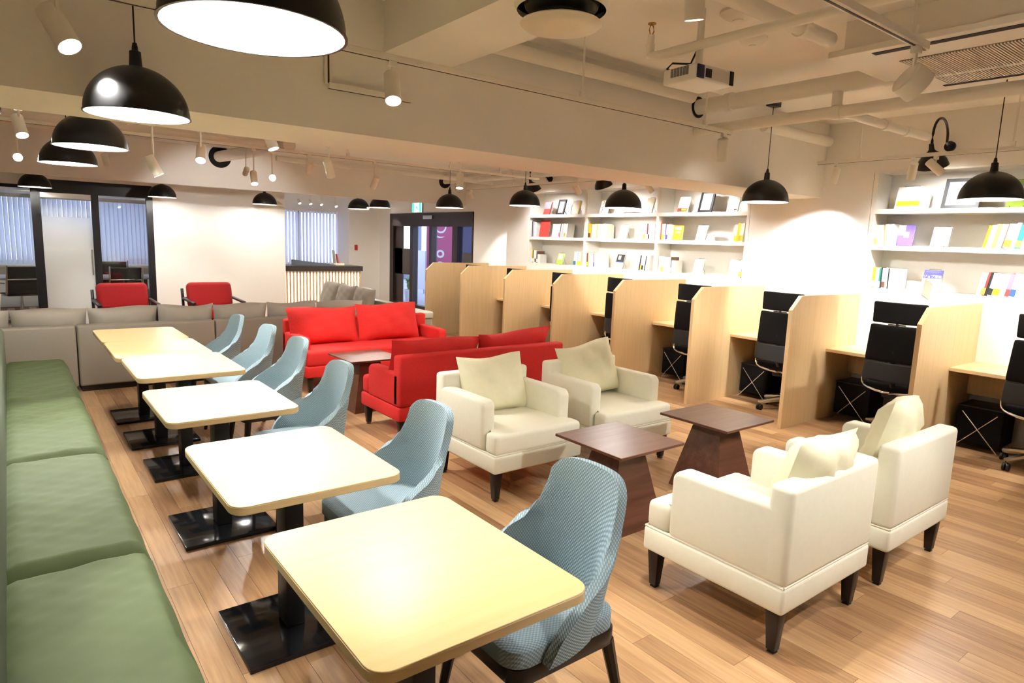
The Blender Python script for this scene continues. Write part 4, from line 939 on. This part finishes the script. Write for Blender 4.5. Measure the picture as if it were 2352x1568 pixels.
# ================================================================== pipes and ducts
def pipe(pts, r, lbl, mat=DUCTW, collars=(), n=16, nm='ceiling_pipe'):
    t = thing(nm, lbl, 'pipe', pts[0]); o = Vector(pts[0])
    B().tube([Vector(p)-o for p in pts], r, n).obj('run', mat, t)
    for k, (i, u) in enumerate(collars):
        a, b = Vector(pts[i])-o, Vector(pts[i+1])-o; d = (b-a).normalized(); c = a+(b-a)*u
        B().cyl(c-d*.03, c+d*.03, r+.008).obj('collar', mat, t)
    return t
pipe([(4.62, 3.535, 2.77), (4.60, -1.5, 2.77)], .062, 'thick white pipe passing through the wide beam towards the air conditioner', collars=((0, .06), (0, .30)))
pipe([(4.62, 3.535, 2.58), (4.60, -1.0, 2.58)], .042, 'lower white pipe with a branch above the booths', collars=((0, .26),))
pipe([(4.605, 2.36, 2.715), (4.605, 2.36, 2.62)], .034, 'short white joint between the two parallel pipes')
pipe([(4.65, 2.32, 2.575), (5.5, 2.30, 2.57), (5.95, 2.28, 2.57)], .032, 'white branch pipe running to the bookshelf wall', collars=((0, .7), (1, .2)))
pipe([(2.30, 3.43, 2.80), (4.40, 3.43, 2.80)], .045, 'white insulated pipe along the top of the wide beam')
pipe([(2.25, 2.0, 2.80), (3.75, 2.0, 2.80)], .042, 'thick white pipe under the ceiling by the smoke detector', collars=((0, .8),))
pipe([(3.0, 2.66, 2.76), (3.0, 2.66, 2.70), (3.0, 2.60, 2.69), (3.03, .6, 2.69)], .025, 'sprinkler pipe crossing above the projector')
pipe([(5.55, 3.50, 2.74), (6.75, 3.50, 2.74)], .05, 'white lagged pipe ending near the pillar corner')
pipe([(2.75, 11.28, 2.78), (2.95, 8.6, 2.74)], .085, 'wide white duct coming out of the hole in the bulkhead')
pipe([(6.95, 11.28, 2.74), (6.4, 6.5, 2.62)], .05, 'white pipe coming out of the bulkhead near the entrance')
pipe([(3.2, 9.9, 2.70), (7.1, 9.9, 2.66)], .04, 'white pipe running along before the bulkhead')
pipe([(-.5, 8.4, 2.72), (2.6, 8.5, 2.72)], .06, 'white duct under the ceiling before the glass front')
pipe([(-2.5, 5.2, 2.62), (1.2, 5.2, 2.62)], .11, 'wide white duct behind the wide beam')
for loc, r, lb in (((2.765, 11.297, 2.78), .17, 'black round hole in the bulkhead round the wide duct'), ((6.95, 11.297, 2.74), .13, 'black round hole in the bulkhead near the entrance'), ((4.62, 3.534, 2.77), .085, 'black round sleeve hole in the wide beam')):
    tag(B().lathe([(0, 0), (r, 0), (r, .004), (0, .004)], 28).obj('duct_hole', M('hole_black', (.006, .006, .006), .9), None, loc, (PI/2, 0, 0)), lb, 'hole')
# sprinkler head
t = thing('sprinkler_head', 'brass sprinkler head on a white stub near the projector', 'sprinkler', (3.0, 2.66, 2.76))
B().cyl((0, 0, 0), (0, 0, .05), .02).obj('stub', DUCTW, t)
B().tube([(-.006, 0, .05), (-.02, 0, .075), (-.012, 0, .10), (0, 0, .108), (.012, 0, .10), (.02, 0, .075), (.006, 0, .05)], .004, 6).lathe([(0, .11), (.024, .11), (.024, .114), (0, .114)], 14).obj('head', BRASS, t)
# smoke detectors
for loc, r, lb in (((3.76, 2.50, CZ), .085, 'round white smoke detector behind the projector'), ((3.30, 2.30, CZ), .10, 'round white ventilation cap beside the sprinkler pipe')):
    t = thing('smoke_detector', lb, 'detector', loc)
    B().lathe([(0, -.045), (r*.5, -.045), (r*.8, -.03), (r, -.012), (r, 0), (0, 0)], 28).obj('body', DUCTW, t)
    B().lathe([(0, -.052), (r*.3, -.052), (r*.3, -.044), (0, -.044)], 16).obj('sensor', SHELFW, t)
# round diffuser
t = thing('air_diffuser', 'round white air diffuser with a dark throat under the cross beam', 'diffuser', (1.985, 2.285, 2.648))
B().lathe([(.195, -.03), (.208, -.01), (.208, 0), (.14, 0)], 40).obj('ring', DUCTW, t)
B().lathe([(.165, -.002), (.16, -.02), (.10, -.04), (.06, -.03), (0, -.03)], 36).obj('throat', M('dark_throat', (.03, .03, .015), .7), t)
B().lathe([(0, -.105), (.12, -.106), (.165, -.098), (.18, -.085), (.176, -.08), (.14, -.088), (0, -.09)], 40).obj('dish', M('cream_enamel', (.80, .72, .58), .3), t)
B().cyl((0, 0, -.09), (0, 0, -.025), .03).obj('stem', DUCTW, t)
# ceiling cassette air conditioner
t = thing('air_conditioner', 'white ceiling cassette air conditioner with a long slot and grey grille', 'air conditioner', (4.42, 1.2, 2.72))
B().b2(-.60, .58, -.90, .84, 0, .035, .004).obj('panel', DUCTW, t, smooth=0)
B().b2(-.54, .52, -.84, .78, .036, CZ-2.72-.001).obj('body', DUCTW, t, smooth=0)
B().b2(-.545, -.495, -.72, .62, -.003, .001).obj('outlet_slot', M('slot_black', (.012, .008, .006), .8), t, smooth=0)
B().b2(.47, .51, -.72, .62, -.003, .001).obj('outlet_slot', M('slot_black', (.012, .008, .006), .8), t, smooth=0)
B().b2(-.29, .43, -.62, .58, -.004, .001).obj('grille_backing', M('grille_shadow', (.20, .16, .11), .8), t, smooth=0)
me = B().b2(-.29, .43, -.0035, .0035, -.010, -.004).mesh('grille_bar', DUCTW, 0)
for k in range(80):
    o = bpy.data.objects.new('grille_bar', me); COL.objects.link(o); o.parent = t; o.location = (0, -.615+k*.015, 0)
# second cassette behind the wide beam
t = thing('air_conditioner', 'white ceiling cassette air conditioner behind the wide beam over the red sofas', 'air conditioner', (3.3, 6.35, 2.76))
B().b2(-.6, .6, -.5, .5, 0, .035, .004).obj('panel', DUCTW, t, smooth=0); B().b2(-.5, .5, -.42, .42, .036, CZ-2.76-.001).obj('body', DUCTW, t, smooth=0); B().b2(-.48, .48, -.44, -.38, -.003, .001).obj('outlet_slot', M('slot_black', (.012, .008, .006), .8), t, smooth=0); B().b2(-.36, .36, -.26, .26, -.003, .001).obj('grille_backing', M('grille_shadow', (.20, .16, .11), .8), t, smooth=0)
# projector
t = thing('projector', 'white ceiling projector with dark lens window hanging on a bracket', 'projector', (3.10, 2.39, 2.545), -.08)
B().box((0, 0, 0), (.30, .24, .085), .014, 3).obj('body', SHELFW, t)
B().box((.02, -.1215, 0), (.17, .006, .06), .002).obj('front_panel', M('pale_plastic', (.70, .66, .60), .4), t)
B().box((-.115, -.1215, 0), (.055, .008, .07), .004).obj('corner_cap', M('navy_plastic', (.03, .028, .10), .3), t)
B().box((-.055, -.125, -.002), (.045, .006, .045), .002).obj('lens_window', GLOSSB, t)
B().box((.135, -.1215, 0), (.03, .008, .075), .003).obj('vent', BLACKP, t)
vg = M('vent_grey', (.20, .19, .17), .6)
for k in range(6): B().box((-.1512, .05-.022*k, .012), (.003, .016, .045)).obj('vent_slit', vg, t, smooth=0)
B().cyl((.02, .02, .045), (.02, .02, CZ-2.545), .02).box((.02, .02, .055), (.16, .12, .012), .003).obj('mount', DUCTW, t)
B().tube([(-.05, .11, .03), (-.08, .16, .07), (-.03, .17, .11), (.0, .06, .09), (.02, .04, .16)], .006, 6).obj('cable', BLACKP, t)
# gooseneck wall lamps over the shelves
def goose(y, lbl, e=1.0):
    t = thing('wall_lamp', lbl, 'lamp', (6.80, y, 2.60), 0, 'black gooseneck shelf lamps')
    B().cyl((-.001, 0, 0), (-.03, 0, 0), .045).cyl((-.03, 0, 0), (-.07, 0, 0), .02).obj('wall_plate', BLACK, t)
    arc = [(-.06, 0, 0), (-.10, 0, .03)] + [(-.26+.16*math.cos(a), 0, .06+.15*math.sin(a)) for a in [PI*k/12 for k in range(13)]] + [(-.42, 0, .0), (-.415, 0, -.04)]
    B().tube(arc, .011, 8).obj('arm', BLACK, t)
    q = (0, -.45, 0)
    B().lathe([(.0, .05), (.018, .05), (.022, .0), (.035, -.02), (.075, -.05), (.11, -.10), (.125, -.15), (.121, -.15), (.105, -.10), (.07, -.055), (0, -.03)], 30).obj('shade', BLACK, t, (-.41, 0, -.07), q)
    B().lathe([(0, -.06), (.03, -.075), (.035, -.10), (0, -.13)], 16).obj('bulb', BULB, t, (-.41, 0, -.07), q)
    light('wall_lamp_light', 'SPOT', (-.385, 0, -.16), WASH_W*e, SOFT, t, aim=(.02, 0, -.95), size=.05, angle=125, blend=.6)
goose(7.90, 'black gooseneck lamp over the first shelf bay from the entrance')
goose(6.40, 'black gooseneck lamp over the second shelf bay from the entrance')
goose(5.05, 'black gooseneck lamp over the third shelf bay from the entrance')
goose(2.40, 'black gooseneck lamp over the bookshelf beyond the pillar')
goose(3.70, 'black gooseneck lamp over the pillar', 1.0) if False else None
# potted plant whose leaves reach past the bench back
t = thing('potted_plant', 'tall green plant behind the green bench back', 'plant', (-.95, 6.2, 0))
B().lathe([(0, 0), (.15, 0), (.19, .36), (.17, .36), (.15, .32), (0, .32)], 24).obj('pot', M('white_pot', (.70, .70, .72), .5), t)
B().cyl((0, 0, .3), (.05, .0, .85), .014, .008).obj('stem', M('stem_brown', (.12, .08, .04), .7), t)
lm2 = leafmesh(.42, .12)
for k in range(26):
    o = bpy.data.objects.new('leaf', lm2); COL.objects.link(o); o.parent = t
    o.location = (.03, 0, .45+.022*k); o.rotation_euler = (.3+.9*((k*7) % 10)/10, 0, k*2.4)

# speaker and cassette unit behind the wide beam at the bench end
t = thing('ceiling_speaker', 'dark grey box speaker under the ceiling at the bench end', 'speaker', (-.12, 5.0, 2.26))
B().box((0, 0, .09), (.28, .16, .18), .008).obj('cabinet', M('dark_grey_box', (.045, .045, .045), .6), t)
B().cyl((0, 0, .18), (0, 0, CZ-2.26), .012).obj('bracket', DUCTW, t)
t = thing('air_conditioner', 'white ceiling cassette air conditioner before the glass front', 'air conditioner', (1.75, 8.9, 2.72))
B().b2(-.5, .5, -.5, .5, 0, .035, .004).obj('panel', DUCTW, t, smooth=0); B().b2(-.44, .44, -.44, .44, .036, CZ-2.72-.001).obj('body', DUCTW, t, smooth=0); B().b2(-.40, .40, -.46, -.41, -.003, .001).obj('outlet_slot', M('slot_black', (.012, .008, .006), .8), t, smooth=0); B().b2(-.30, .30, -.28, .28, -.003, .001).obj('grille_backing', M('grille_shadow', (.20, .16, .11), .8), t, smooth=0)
